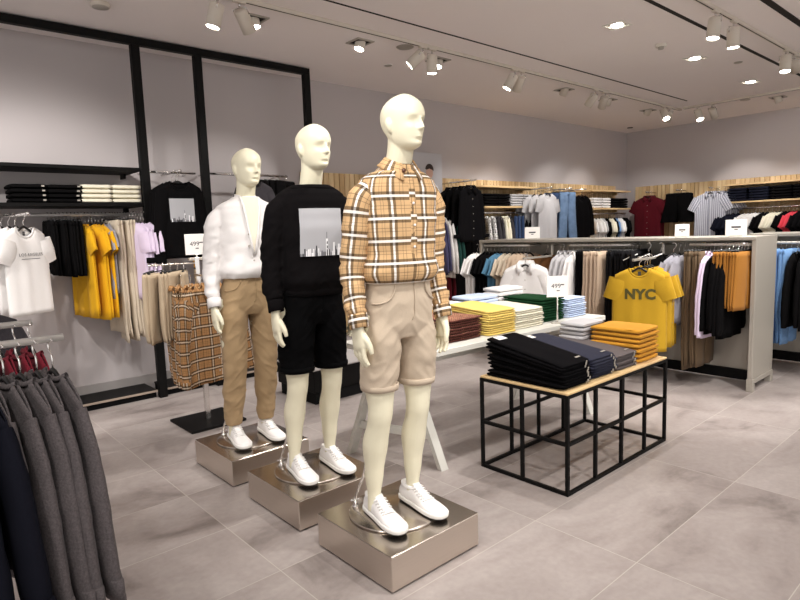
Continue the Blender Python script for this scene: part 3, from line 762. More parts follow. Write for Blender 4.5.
city(sw, .116, 1.185, 1.425, lambda x, z, o: front(x, z, .0150 + o))
pants(m2, F_BLACKSH, 1.10, .585, .096, .086, 'black_shorts', 9, True, .005)
# --- white shirt, open over a cream tee, and tan trousers
m3 = mannequin(1.675, 3.370, 'farthest mannequin in a white open-necked shirt and tan trousers')
mb = MB(); torso(mb, 1.06, 1.562, 12.7, .007, .004, .016)
for s in (-1, 1): sleeve(mb, s, .945, 25 + s, .008)
ws = fuse(mb, F_WHITE, 'white_shirt', m3, .006, 4, lambda p: folds(6, .0028, 8)(p) * min(1, max(0, (abs(p.x) - .09) * 10) + max(0, (1.2 - p.z) * 6)))
for s in (-1, 1):
    cuff(ws, s, F_WHITE, .945, .055, .040)
F_TEE = cloth(228, 219, 200, .03, 120)
g = []
for j in range(15):
    z = lerp(1.21, 1.555, j / 14); w = .002 + .052 * ((z - 1.21) / .345) ** .85
    g.append([front(lerp(-w, w, i / 10), z, .013) for i in range(11)])
MB().sheet(g).build('undershirt', F_TEE, m3)
for s in (-1, 1):
    pts = [front(s * (.004 + .052 * max(0, (z - 1.21) / .345) ** .85), z, .015) for z in (1.20, 1.26, 1.32, 1.38, 1.43, 1.50, 1.555)]
    MB().tube(pts, .007, 8, ref=(1, 0, 0), rb=.0035).build('placket', F_WHITE, ws)
placket(ws, F_WHITE, 1.08, 1.21)
buttons(ws, M['greymet'], (1.17, 1.11)); buttons(ws, M['greymet'], (1.26, 1.33), -.032, .014)
mb = MB(); g = []
for k in range(37):
    a = lerp(.55, 2 * PI - .55, k / 36); f = math.cos(a) * .5 + .5
    g.append([Vector((math.sin(a) * r, .012 - math.cos(a) * r, 1.548 - .02 * f * f + h)) for r, h in ((.066, 0), (.063, .020), (.063, .034))])
o_ = MB().sheet([[c[j] for c in g] for j in range(3)]).build('collar', F_WHITE, ws); o_.modifiers.new('t', 'SOLIDIFY').thickness = .004
pants(m3, F_TAN, 1.11, .115, .093, .055, 'tan_trousers', 14, False, .006, tab=lambda z: interp([(.10, .048), (.20, .058), (.34, .070), (.52, .070), (.70, .081), (.93, .094)], z)[0])

bpy.context.view_layer.update()
done_ = set()
for r_ in (m1, m2, m3):
    r_.scale.z = {m1.name: 1.0, m2.name: .992, m3.name: .976}[r_.name]
    stack = [c for c in r_.children if c.name.split('.')[0] not in ('base_disc', 'support_rod', 'shoe')]
    while stack:
        o = stack.pop(); stack += list(o.children)
        if o.type == 'MESH' and o.data.name not in done_:
            done_.add(o.data.name)
            for v in o.data.vertices:
                k = max(0.0, v.co.z - .10); v.co.x += .030 * k; v.co.y += -.026 * k
# ------------------------------------------------------------------ garments (origin on the rail, local X across the garment, front faces local -Y)
ZN = -0.085        # neck below the rail
def top_body(w=.25, L=.70, b=.030, drop=.055, nk=.085, scoop=.075, fold=.012, ph=0.0, flare=1.02, NU=22, NT=16, open_front=0.0):
    mb = MB()
    def pt(u, t, side):
        hw = lerp(w * flare, w, min(1, t * 1.4)); 
        if t > .78: hw = lerp(w, w * .90, (t - .78) / .22)
        x = u * hw; ax = abs(x)
        top = -drop * max(0, (ax - nk) / (w * .9 - nk)) ** 1.15 if ax > nk else -(scoop if side < 0 else .018) * (1 - (ax / nk) ** 2) ** .6
        z = ZN - L * (1 - t) + top * t ** 1.5
        pr = (1 - .72 * t ** 5) * (1 - abs(u) ** 3) ** .6
        f = fold * (1 - t) ** .8 * (math.sin(u * 7.5 + ph) + .6 * math.sin(u * 13 + ph * 2.3 + 1)) * .5
        f += .006 * noise.noise(Vector((x * 7 + ph, z * 5, side)))* (1 - t * .6)
        return Vector((x, side * b * pr + f, z))
    us = [math.sin(lerp(-PI / 2, PI / 2, i / NU)) * .35 + lerp(-1, 1, i / NU) * .65 for i in range(NU + 1)]
    for side in (-1, 1):
        g = [[pt(u, j / NT, side) for u in us] for j in range(NT + 1)]
        uv = [[(p.x + .5, p.z + 2) for p in r] for r in g]
        if side > 0: g = [r[::-1] for r in g]; uv = [r[::-1] for r in uv]
        mb.sheet(g, uvs=uv)
    return mb, pt
def sleeve_mesh(s, w, sl, a0, a1, b, drop, droop, long=False, ph=0.0, n=14):
    z0 = ZN - drop - (.075 if not long else .072); P0 = Vector((s * w * (.74 if not long else .66), 0, z0 + .035)); 
    d = Vector((s * math.cos(R(droop)), 0, -math.sin(R(droop))))
    if long: pts = [P0, P0 + d * .12, P0 + d * .20 + Vector((s * .012, 0, -.12)), P0 + d * .21 + Vector((s * .03, -.006, -.30)), P0 + d * .21 + Vector((s * .035, -.004, -sl + .20))]
    elif False: pass
    else: pts = [P0, P0 + d * sl * .5, P0 + d * sl]
    m = 5 if long else 4; P = smooth_path(pts, m); k = len(P)
    ra = [lerp(a0, a1, (i / (k - 1)) ** .8) for i in range(k)]
    rb = [b * (.75 + .5 * math.sin(PI * min(1, i / (k - 1) * .9 + .1))) for i in range(k)]
    rings = tube_rings(P, ra, n, (s * .8, 0, .6), rb)
    for i, r in enumerate(rings):
        for q, p in enumerate(r): p.y += .006 * noise.noise(Vector((p.x * 9 + ph, p.z * 14, q * .3)))
    return MB().loft(rings, True, False, long)
PTS = {}
def on_front(o, x, z, off):
    """point on the front cloth of a hanging top"""
    pt, w, L = PTS[o.name]; t = max(0, min(1, 1 - (ZN - z) / L)); hw = w if t > .72 else w * 1.01
    if t > .78: hw = lerp(w, w * .90, (t - .78) / .22)
    y = min(pt(max(-1, min(1, x / hw)), max(0, min(1, t + d_)), -1).y for d_ in (-.04, 0, .04))
    return Vector((x, y - .0035 - off, z))
def make_top(name, mat, w=.25, L=.70, sl=.20, b=.030, drop=.055, nk=.085, scoop=.075, collar='rib', long=False, fold=.012, ph=0.0, mat2=None, low=False, cuffmat=None, droop=None, flare=1.02, solid=True):
    """a hanging top: the root is its body, the parts are sleeves and neck"""
    body, pt = top_body(w, L, b, drop, nk, scoop, fold, ph, flare, 14 if low else 24, 10 if low else 18)
    o = body.build(name, mat, None, True, 1e-4); PTS[o.name] = (pt, w, L)
    if solid: md = o.modifiers.new('t', 'SOLIDIFY'); md.thickness = .004; md.offset = 0
    if sl:
        for s in (-1, 1):
            so = sleeve_mesh(s, w, sl, .088 if not long else .070, .082 if not long else .050, b * .9, drop, droop or (62 if not long else 66), long, ph + s, 10 if low else 16).build('sleeve', mat, o)
            if long and not low:
                z0 = ZN - drop - .04; e = Vector((s * w * .74, 0, z0)) + Vector((s * math.cos(R(66)) * .21 + s * .035, -.004, -math.sin(R(66)) * .21 - sl + .20))
                MB().tube([e + Vector((0, 0, .045)), e + Vector((0, 0, .04)), e + Vector((s * .002, 0, 0)), e + Vector((s * .002, 0, -.004))], [.046, .050, .049, .040], 14, ref=(1, 0, 0), rb=[b * .7, b * .82, b * .82, b * .5]).build('cuff', cuffmat or mat, so)
    if collar == 'rib':
        fr = [pt(x / (w * .9), 1, -1) for x in [lerp(-nk, nk, i / 10) for i in range(11)]]
        bk = [pt(x / (w * .9), 1, 1) for x in [lerp(nk, -nk, i / 10) for i in range(11)]]
        loop = fr + bk[1:-1]; n = len(loop); r = .010 if not low else .009
        P = loop + [loop[0]]
        MB().tube(P, r, 8, ref=(0, 0, 1), rb=.006, cap=False).build('neckband', mat2 or mat, o)
    elif collar == 'shirt':
        mb = MB(); n = 12
        for s in (-1, 1):
            A = Vector((s * nk * .85, .012, ZN + .012)); B = Vector((s * .012, -b * .55, ZN - scoop * .75)); mid = (A + B) / 2 + Vector((s * .012, -.012, 0))
            g = [[A + Vector((0, .0, .018)), mid + Vector((-s * .008, 0, .02)), B + Vector((0, 0, .012))], [A + Vector((s * .012, -.022, .004)), mid + Vector((s * .018, -.018, -.004)), B + Vector((s * .022, -.016, -.008))], [A + Vector((s * .026, -.014, -.026)), mid + Vector((s * .034, -.014, -.034)), B + Vector((s * .050, -.012, -.052))]]
            mb.sheet(g)
        bkp = [Vector((math.cos(a) * nk * .95, math.sin(a) * .03, ZN + .010)) for a in [PI * i / n for i in range(n + 1)]]
        mb.sheet([[p + Vector((0, 0, -.02)) for p in bkp], [p + Vector((0, .004, .018)) for p in bkp], [p + Vector((p.x * .12, .016, -.018)) for p in bkp]])
        c = mb.build('collar', mat2 or mat, o); c.modifiers.new('t', 'SOLIDIFY').thickness = .004
        g = [[Vector((dx, pt(dx / w, t, -1).y - .003, ZN - scoop * .9 - (L - scoop * .9) * (1 - t))) for dx in (-.016, -.008, 0, .008, .016)] for t in [i / 12 for i in range(13)]]
        MB().sheet(g, uvs=[[(p.x, p.z) for p in r] for r in g]).build('placket', mat, o)
        if not low:
            for i in range(6):
                t = .12 + i * .15; MB().lathe([(.001, 0), (.006, 0), (.006, .003), (.001, .0035)], Vector((0, pt(0, t, -1).y - .003, ZN - scoop * .9 - (L - scoop * .9) * (1 - t))), 10, (0, -1, 0)).build('button', M['greymet'], o)
    return o
def make_pants(name, mat, w=.19, L=1.0, b=.030, hemw=.085, waist=.19, fold=.008, ph=0.0, low=False, gap=.0, mat2=None, thick=.03):
    """trousers or shorts clipped by the waist"""
    mb = MB(); n = 14 if low else 22; rows = 12 if low else 20
    for s in (-1, 1):
        rings = []
        for j in range(rows + 1):
            t = j / rows; z = -.06 - L * t; hw = lerp(waist / 2, hemw, t ** .7) if t > 0 else waist / 2
            cr = min(1, .30 / L); cx = lerp(waist / 2, hemw + gap, min(1, max(0, (t - cr * .6) / max(.01, 1 - cr * .6))))
            bb = thick * (.55 + .6 * math.sin(PI * min(1, t * .8 + .15)))
            ring = ell((s * cx, fold * math.sin(t * 5 + ph + s) * t, z), hw * 1.01, bb, n, 2.2)
            for p in ring: p.y += .006 * t * math.sin(p.x * 40 + ph + t * 2) + .007 * noise.noise(Vector((p.x * 10 + ph, p.z * 7, s)))
            rings.append(ring)
        mb.loft(rings, True, True, True)
    o = mb.build(name, mat)
    wb = MB(); wb.loft([ell((0, 0, -.055), waist * 1.0, thick * .5, 24, 3), ell((0, 0, -.052), waist * 1.02, thick * .62, 24, 3), ell((0, 0, -.095), waist * 1.02, thick * .75, 24, 3), ell((0, 0, -.097), waist * .98, thick * .6, 24, 3)]).build('waistband', mat2 or mat, o)
    if not low:
        for s in (-1, 1): MB().tube([(s * waist * .35, -thick * .75, -.10), (s * waist * .5, -thick * .9, -.14), (s * waist * .85, -thick * .7, -.175)], .003, 6).build('pocket_seam', mat, o)
        MB().tube([(.008, -thick * .8, -.10), (.008, -thick * 1.02, -.16), (0, -thick * 1.0, -.21)], .003, 6).build('fly', mat, o)
    return o
def make_hanger(mat=None, w=.20, clip=False, low=False, hook=M['chrome']):
    mat = mat or M['hang']; mb = MB()
    if clip: mb.tube([(-w, 0, -.045), (w, 0, -.045)], .005, 8)
    else:
        pts = smooth_path([(-w, -.002, ZN - .085), (-w * .55, 0, ZN - .050), (-.04, 0, ZN - .016), (0, 0, ZN + .004), (.04, 0, ZN - .016), (w * .55, 0, ZN - .050), (w, -.002, ZN - .085)], 3)
        mb.tube(pts, .009, 8, ref=(0, 0, 1), rb=.006)
    o = mb.build('clothes_hanger', mat)
    hk = [(0, 0, ZN + .010 if not clip else -.045), (0, 0, -.038), (.016, 0, -.020), (.019, 0, .0), (.010, 0, .016), (-.006, 0, .018), (-.016, 0, .008)]
    MB().tube(smooth_path(hk, 4 if not low else 2), .0028, 6).build('hook', hook, o)
    if clip:
        for s in (-1, 1): MB().box((s * w * .82, 0, -.058), (.022, .016, .034), .003).build('clip', mat, o)
    return o
def zone(o, loc, rz=0.0, sc=1.0, tilt=0.0):
    o.location = loc; o.rotation_euler = (0, tilt, rz)
    if sc != 1.0: o.scale = (sc, sc, sc)
    return o
HANGR = {}
def hanger_for(loc, rz, label, group, clip=False, wood=False, low=True, hook=None):
    k = (clip, wood, low)
    if k not in HANGR:
        h = make_hanger(M['woodhang'] if wood else None, .185 if clip else .165, clip, low); HANGR[k] = h; first = True
    else: first = False
    h = HANGR[k] if first else tree(HANGR[k])
    zone(h, loc, rz); tag(h, label, 'hanger', group)
    return h
def run(proto, n, a, b, rz, noun, where, cat, group, order='left', clip=False, wood=False, jit=.06, hang=True, special=None, low=True, tilt=0.0):
    """n garments hung one behind the other from a to b; every one its own object"""
    a, b = Vector(a), Vector(b); rnd = random.Random(hash_(noun + where)); out = []
    for i in range(n):
        t = i / (n - 1) if n > 1 else .5
        o = proto if i == 0 else tree(proto)
        r = rz + rnd.uniform(-jit, jit); p = a.lerp(b, t)
        zone(o, p + Vector((0, 0, -.004 * rnd.random())), r, 1.0); o.scale = (1 + rnd.uniform(-.04, .02), 1.0, 1 + rnd.uniform(-.05, .03))
        if n == 1: lb = noun + ' ' + where
        elif i == 0: lb = order_first(order) + ' of the ' + noun + 's ' + where
        elif i == n - 1: lb = order_last(order) + ' of the ' + noun + 's ' + where
        else: lb = ORD[i] + ' ' + noun + ' from the ' + order + ' ' + where
        lb = lb.replace('trouserss', 'trousers').replace('shortss', 'shorts').replace('jeanss', 'jeans').replace('dresss', 'dresses')
        if n > 1 and i in (0, n - 1): pass
        tag(o, lb, cat, group if n > 1 else None)
        if hang: hanger_for(p, r, hl(lb), group_h(group), clip, wood, low)
        out.append(o)
    return out
def hash_(s): return sum((i + 1) * ord(c) for i, c in enumerate(s)) % 9973
def order_first(o): return {'left': 'leftmost', 'right': 'rightmost', 'front': 'front', 'top': 'topmost'}[o]
def order_last(o): return {'left': 'rightmost', 'right': 'leftmost', 'front': 'rearmost', 'top': 'lowest'}[o]
def hl(lb):
    w = ('hanger of the ' + lb.replace('of the ', '')).split()
    return ' '.join(w[:16])
def group_h(g): return 'hangers of the ' + g
# folded pieces: origin at the centre of the underside, fold edge to local -Y
def make_folded(name, mat, w, d, h, seed=0, label_part=None, mat2=None, sag=.006, tagm=None):
    mb = MB(); rings = []; nx = 13; n = 30
    for i in range(nx):
        u = lerp(-1, 1, i / (nx - 1)); e = (1 - abs(u) ** 8) ** .5 * .25 + .75 if abs(u) < 1 else .70
        ring = []
        for k in range(n):
            a = 2 * PI * k / n; c, s = math.cos(a), math.sin(a)
            y = d / 2 * math.copysign(abs(c) ** .38, c) * lerp(1, .985, abs(u) ** 6); z = h / 2 * math.copysign(abs(s) ** .62, s) * e
            if abs(c) > .75: y -= math.copysign(.008 * math.exp(-(z / (h * .10)) ** 2), c)          # the crease between the two leaves
            y += .006 * noise.noise(Vector((u * 2 + seed, seed, c * 2))); x = u * w / 2 * (1 - .02 * noise.noise(Vector((c * 3, seed, 1))))
            z += sag * .5 * noise.noise(Vector((u * 1.7 + seed * 3, y * 6, seed))) if s > 0 else 0
            ring.append(Vector((x, y, z + h / 2)))
        rings.append(ring)
    mb.loft(rings)
    o = mb.build(name, mat)
    return o
def stack(mk, n, loc, rz, h, noun, where, cat, group, jit=.006, dx=0.0, dy=0.0, dth=0.0, variants=3, top_label=None):
    """n folded pieces, lowest first"""
    protos = [mk(k) for k in range(min(variants, n))]; rnd = random.Random(hash_(noun + where)); used = set(); out = []
    base = Vector(loc); z = 0.0
    for i in range(n):
        k = i % len(protos)
        if k in used: o = tree(protos[k])
        else: o = protos[k]; used.add(k)
        q = Matrix.Rotation(rz, 4, 'Z') @ Matrix.Rotation(-dth * (i + .0), 4, 'X')
        p = Matrix.Rotation(rz, 4, 'Z') @ Vector((dx * i + rnd.uniform(-jit, jit), dy * i + rnd.uniform(-jit, jit), z))
        o.matrix_world = Matrix.Translation(base + p) @ q @ Matrix.Rotation(rnd.uniform(-.015, .015), 4, 'Z')
        z += h
        j = n - 1 - i
        lb = ('topmost of the ' if j == 0 else 'lowest of the ' if i == 0 else ORD[j] + ' from top of ') + noun + ' ' + where
        tag(o, lb, cat, group); out.append(o)
    return out
# ------------------------------------------------------------------ fabrics
BK = cloth(12, 11, 12, .2, 120); BK2 = cloth(20, 19, 21, .2, 120); CREAM = cloth(232, 226, 206, .05, 120); YEL = cloth(218, 164, 28, .06, 120); YELT = cloth(190, 150, 40, .05, 120)
GRY = cloth(150, 148, 156, .1, 200); LGREY = cloth(188, 186, 188, .08, 200); BEI = cloth(200, 186, 166, .06, 150); LIL = cloth(216, 200, 222, .05, 150); WHT = cloth(238, 235, 233, .03, 120)
MEL = cloth(88, 82, 83, .6, 170, bump=.25, bscale=160); NAVY = cloth(26, 28, 40, .2, 160); MAR = cloth(118, 32, 46, .12, 150); CHAR = cloth(58, 55, 59, .3, 200)
JBLK = cloth(11, 10, 12, .3, 300); JNAV = cloth(38, 39, 54, .2, 300); JBRN = cloth(92, 84, 84, .15, 300); AMB = cloth(214, 150, 36, .07, 150); AMBF = cloth(200, 142, 48, .06, 150)
TANT = cloth(192, 170, 148, .06, 150); BLUE = cloth(84, 128, 156, .08, 150); DEN = cloth(112, 138, 172, .40, 12, bump=.05); DEND = cloth(52, 70, 104, .25, 40); BRN = cloth(106, 88, 68, .12, 150); AMBS = cloth(158, 106, 44, .1, 150)
GRN = cloth(28, 62, 38, .2, 150); DGRN = cloth(36, 72, 66, .15, 150); PUR = cloth(74, 72, 104, .15, 150); LBLU = cloth(196, 210, 234, .05, 150); CORAL = cloth(226, 74, 88, .08, 150); RED = cloth(92, 19, 31, .12, 150); COG = cloth(132, 92, 58, .15, 120); CANARY = cloth(232, 204, 96, .05, 150); CANARYD = cloth(230, 202, 112, .05, 150)
BJE = cloth(112, 150, 196, .15, 60)
STRP = uvstripes('grey and white stripes', [(0, srgb(214, 214, 222)), (.45, srgb(128, 132, 152)), (.62, srgb(214, 214, 222)), (.74, srgb(96, 100, 122))], .030)
BLOUSE = dotted('black and white print', srgb(20, 20, 22), srgb(226, 224, 222), 42, .40)
RUST = dotted('rust cloth with pale dots', srgb(206, 150, 116), srgb(84, 38, 28), 56, .33)
HPLAID = plaid('hanging tan tartan', srgb(168, 126, 84), srgb(14, 10, 10), srgb(206, 192, 172), .080)

# ------------------------------------------------------------------ black wall frame with shelves
fr = empty('wall_frame', (1.8, 5.43, 0)); tag(fr, 'tall black steel frame standing before the left wall', 'frame')
for x in (-.35, 1.842, 2.395, 3.575):
    p_ = MB().box((x - 1.8, 0, 1.555), (.072, .06, 3.11), .003).build('post', M['black'], fr, False)
MB().box((1.31 - 1.8, 0, 3.140), (4.60, .06, .062), .003).build('top_bar', M['black'], fr, False)
def shelf(name, x0, x1, y0, y1, z, th, mat, label, cat='shelf', group=None, edge=None):
    r = empty(name, ((x0 + x1) / 2, (y0 + y1) / 2, z - th)); tag(r, label, cat, group)
    MB().box((0, 0, th / 2), (x1 - x0, y1 - y0, th), .003).build('board', mat, r, False)
    if edge: MB().box((0, -(y1 - y0) / 2 - .004, th / 2), (x1 - x0, .008, th), .001).build('front_edge', edge, r, False)
    for s in (-1, 1): MB().box((s * ((x1 - x0) / 2 - .05), (y1 - y0) / 2 - .06, -.02), (.02, .11, .04), .002).build('bracket', mat, r, False)
    return r
shelf('wall_shelf', -.31, 1.803, 5.40, 5.80, 2.068, .030, M['black'], 'upper empty black shelf in the left bay of the black frame', group='black shelves in the frame')
shelf('wall_shelf', -.31, 1.803, 5.40, 5.80, 1.765, .030, M['black'], 'lower black shelf carrying folded black and cream jumpers', group='black shelves in the frame')
def plinth(x0, x1, label):
    r = empty('floor_plinth', ((x0 + x1) / 2, 5.62, 0)); tag(r, label, 'plinth', 'black plinths under the frame')
    MB().box((0, .01, .028), (x1 - x0 - .01, .32, .056)).build('base', M['blackm'], r, False)
    MB().box((0, .0, .064), (x1 - x0, .35, .018), .002).build('top_board', M['black'], r, False)
    MB().box((0, -.178, .064), (x1 - x0, .006, .018)).build('front_strip', M['strip'], r, False)
plinth(-.31, 1.80, 'black floor plinth with a pale front strip under the left bay'); plinth(1.89, 3.53, 'black floor plinth behind the plaid shirt stand')
def rail(a, b, label, r=.012, mat=None, brk=None, name='hanging_rail', group='rails for hanging clothes'):
    a, b = Vector(a), Vector(b); o = empty(name, a); tag(o, label, 'clothes rail', group)
    MB().tube([(0, 0, 0), b - a], r, 12).build('bar', mat or M['chrome'], o)
    if brk:
        for t in (.06, .94):
            p = a.lerp(b, t) - a; MB().tube([p, p + Vector(brk)], r * .8, 8).build('bracket', mat or M['chrome'], o)
    return o
def arm(a, b, label, ends=True):
    o = empty('display_bar', a); tag(o, label, 'display bar', 'straight arms for front-facing clothes'); d = Vector(b) - Vector(a)
    MB().tube([(0, 0, 0), d], .010, 10).build('bar', M['chrome'], o); 
    MB().lathe([(.001, 0), (.015, 0), (.015, .012), (.001, .014)], d, 14, d.normalized()).build('end_stop', M['chrome'], o)
    return o
rail((-.31, 5.53, 1.672), (1.80, 5.53, 1.672), 'chrome rail under the black shelf holding shorts, t-shirts and trousers', .014, M['silver'], brk=(0, .27, 0))
rail((1.88, 5.56, 2.055), (2.355, 5.56, 2.055), 'short chrome rail above the hanging black printed sweatshirt', brk=(0, .24, 0))
rail((2.435, 5.56, 2.06), (3.36, 5.56, 2.06), 'chrome rail behind the head of the white-shirted mannequin', brk=(0, .24, 0))
# folded jumpers on the black shelf
def jumper(mat, w, d, h, name='folded_jumper'):
    return lambda k: make_folded(name, mat, w, d, h, k * 1.7 + .3)
def white_label(o, x, w, h, y): MB().box((x, y - .001, h / 2), (w, .002, h * .35)).build('size_label', M['paper'], o, False)
for c, x in enumerate((.955, 1.205)):
    for o in stack(jumper(BK, .245, .30, .037), 4, (x, 5.575, 1.766), 0, .0375, 'black folded jumpers', 'in ' + ('left' if c == 0 else 'right') + ' black pile on the frame shelf', 'jumper', 'black jumpers on the frame shelf', variants=4):
        MB().box((.095, -.149, .020), (.022, .004, .013), .001).build('size_label', M['greymet'], o, False)
for c, x in enumerate((1.443, 1.680)):
    stack(jumper(CREAM, .232, .30, .039), 4, (x, 5.575, 1.766), 0, .0395, 'cream folded jumpers', 'in ' + ('left' if c == 0 else 'right') + ' cream pile on the frame shelf', 'jumper', 'cream jumpers on the frame shelf', variants=1)
# clothes on the frame rail
RZ = 1.672; H90 = R(90)
run(make_pants('hanging_shorts', BK, .19, .44, waist=.20, hemw=.105, thick=.022), 8, (1.075, 5.53, RZ), (1.275, 5.53, RZ), H90, 'pair of black shorts', 'on the rail below the shelf', 'shorts', 'black shorts on the frame rail', clip=True, jit=.1)
run(make_top('t_shirt', YEL, .235, .78, .17, .022, low=True, ph=1), 7, (1.30, 5.53, RZ), (1.455, 5.53, RZ), H90, 'yellow t-shirt', 'on the rail beside the black shorts', 't-shirt', 'yellow t-shirts on the frame rail', jit=.2)
run(make_top('t_shirt', GRY, .22, .62, .17, .022, low=True, ph=2), 2, (1.485, 5.53, RZ), (1.515, 5.53, RZ), H90, 'grey t-shirt', 'between the yellow t-shirts and beige trousers', 't-shirt', 'grey t-shirts on the frame rail')
run(make_pants('hanging_trousers', BEI, .19, 1.02, waist=.19, hemw=.10, thick=.02), 8, (1.55, 5.53, RZ), (1.70, 5.53, RZ), H90, 'beige trousers', 'on the rail before the lilac t-shirts', 'trousers', 'beige trousers on the frame rail', clip=True, jit=.18)
run(make_top('t_shirt', LIL, .215, .68, .18, .022, low=True, ph=3, droop=78), 5, (1.69, 5.42, RZ), (1.775, 5.36, RZ), R(98), 'lilac t-shirt', 'at the post end of the rail', 't-shirt', 'lilac t-shirts on the frame rail', jit=.12)
# white printed t-shirt, front-facing
arm((.70, 5.52, 1.655), (.845, 4.98, 1.66), 'chrome arm carrying the white lettered t-shirt')
TW = make_top('t_shirt', WHT, .205, .64, .18, .034, ph=.4, fold=.008, droop=72)
zone(TW, (.825, 5.06, 1.65), R(38)); tag(TW, 'white t-shirt with grey city lettering facing the room, left edge', 't-shirt', 'white t-shirts on the front arm')
me_ = text_mesh('LOS ANGELES', .031, .0005, spacing=1.15); me_.materials.clear(); me_.materials.append(M['ink'])
for v in me_.vertices: v.co = on_front(TW, v.co.x, v.co.y + ZN - .20, v.co.z + .005)
link('lettering', me_, TW); MB().sheet([[on_front(TW, lerp(-.085, .085, i / 12), z_, .0004) for i in range(13)] for z_ in (ZN - .232, ZN - .228)]).build('small_print', M['ink'], TW, False)
MB().box((0, .006, ZN - .045), (.022, .003, .03), .001).build('neck_label', M['ink'], TW, False)
hanger_for((.825, 5.06, 1.65), R(38), 'black hanger in the white lettered t-shirt, chrome hook', 'hangers of the white t-shirts', low=False)
for i, (x, y) in enumerate(((.79, 5.17), (.76, 5.26), (.73, 5.36))):
    o = make_top('t_shirt', WHT, .205, .64 - .02 * i, .17, .026, low=True, ph=i + 2.0); zone(o, (x, y, 1.655), R(38)); tag(o, ('first', 'second', 'third')[i] + ' plain white t-shirt hanging behind the lettered one', 't-shirt', 'white t-shirts on the front arm')
    hanger_for((x, y, 1.655), R(38), 'hanger in the ' + ('first', 'second', 'third')[i] + ' plain white t-shirt behind the lettered one', 'hangers of the white t-shirts')
# black printed sweatshirts in the second bay
arm((2.03, 5.55, 2.025), (2.03, 5.12, 2.025), 'chrome arm carrying the printed black sweatshirt')
SW = make_top('sweatshirt', BK, .205, .66, .60, .036, long=True, ph=.8, droop=80, fold=.006); zone(SW, (2.03, 5.15, 2.018), R(-4)); tag(SW, 'black sweatshirt with grey city print hanging in the frame', 'sweatshirt', 'black sweatshirts in the frame')
city(SW, .105, ZN - .345, ZN - .145, lambda x, z, o: on_front(SW, x, z, o), 9, 20)
hanger_for((2.03, 5.17, 2.018), R(-4), 'hanger in the printed black sweatshirt in the frame', 'hangers of the black sweatshirts', low=False)
for i, (y, x) in enumerate(((5.25, 2.04), (5.31, 2.07), (5.37, 2.05))):
    o = make_top('sweatshirt', BK, .200, .64, .60, .030, long=True, low=True, ph=i, droop=80); zone(o, (x, y, 2.02), R(-3)); tag(o, ORD[i] + ' black sweatshirt hanging behind the printed one in the frame', 'sweatshirt', 'black sweatshirts in the frame')
    hanger_for((x, y, 2.02), R(-3), 'hanger in the ' + ORD[i] + ' black sweatshirt behind the printed one', 'hangers of the black sweatshirts')
# third bay
o = make_top('sweatshirt', CHAR, .235, .64, .58, .034, long=True, ph=1.5); zone(o, (2.83, 5.30, 2.055), R(10)); tag(o, 'charcoal jumper hanging behind the head of the white-shirted mannequin', 'jumper')
hanger_for((2.83, 5.30, 2.055), R(10), 'hanger in the charcoal jumper behind the white-shirted mannequin', 'hangers behind the mannequins')
arm((2.83, 5.55, 2.058), (2.83, 5.24, 2.058), 'chrome arm behind the farthest mannequin holding a charcoal jumper')
run(make_pants('hanging_trousers', BK, .19, .98, waist=.19, hemw=.10, thick=.03), 4, (3.10, 5.52, 2.05), (3.30, 5.50, 2.05), R(30), 'black trousers', 'on the rail left of the wood cladding', 'trousers', 'black trousers behind the mannequins', clip=True)
# low black unit behind the mannequins
r = empty('low_display_unit', (3.34, 4.42, 0)); tag(r, 'low black display unit with a grey top behind the mannequins', 'display unit')
MB().box((0, 0, .05), (1.36, .56, .10)).build('plinth', M['blackm'], r, False); MB().box((0, 0, .20), (1.40, .60, .19), .004).build('body', M['black'], r, False); MB().box((0, 0, .302), (1.42, .62, .014), .003).build('top_board', M['base'], r, False)

# ------------------------------------------------------------------ stand with plaid shirts and beige shorts
r = empty('garment_stand', (1.83, 4.42, 0), R(0)); tag(r, 'chrome garment stand with a square black base behind the farthest mannequin', 'garment stand')
MB().box((0, 0, .010), (.44, .44, .020), .003).build('base_plate', M['black'], r, False)
MB().box((0, 0, .66), (.036, .036, 1.28), .003).build('pole', M['chrome'], r, False)
mb = MB(); mb.box((-.18, -.0, 1.255), (.36, .008, .010), .002); mb.box((-.02, -.17, 1.165), (.016, .34, .016), .002); mb.box((.0, 0, 1.285), (.12, .022, .022), .002); mb.build('cross_arm', M['steel'], r, False)
def sign(loc, rz, w, h, label, txt=None, pole=0.0, group='small price and offer signs', base=True):
    o = empty('price_sign', loc, rz); tag(o, label, 'sign', group)
    if pole: MB().tube([(0, 0, .004), (0, 0, pole)], .006, 10).build('pole', M['chrome'], o)
    if base: MB().box((0, 0, .004), (max(.05, w * .6), .05, .008), .002).build('foot', M['greymet'], o, False)
    z = pole + h / 2 + (.006 if not pole else 0)
    c = MB().box((0, 0, z), (w, .010, h), .002).build('card', M['paper'], o, False)
    if txt:
        me = text_mesh(txt, h * .30, .0004); me.materials.append(M['ink'])
        for v in me.vertices: v.co = Vector((v.co.x - w * .06, -.0056 - v.co.z, v.co.y + z + h * .02))
        link('price_figures', me, c)
        MB().box((w * .24, -.0056, z + h * .09), (w * .16, .001, h * .05)).build('small_figures', M['ink'], c, False); MB().box((w * .04, -.0056, z - h * .19), (w * .14, .001, h * .045)).build('small_print', M['ink'], c, False)
    else:
        MB().box((0, -.0056, z + h * .04), (w * .44, .001, h * .11)).build('offer_line', M['ink'], c, False); MB().box((0, -.0056, z - h * .12), (w * .16, .001, h * .06)).build('small_print', M['ink'], c, False)
    return o
sign((1.845, 4.44, 1.297), R(-18), .160, .158, 'white 499 price sign on top of the garment stand', '499', .02, base=False)
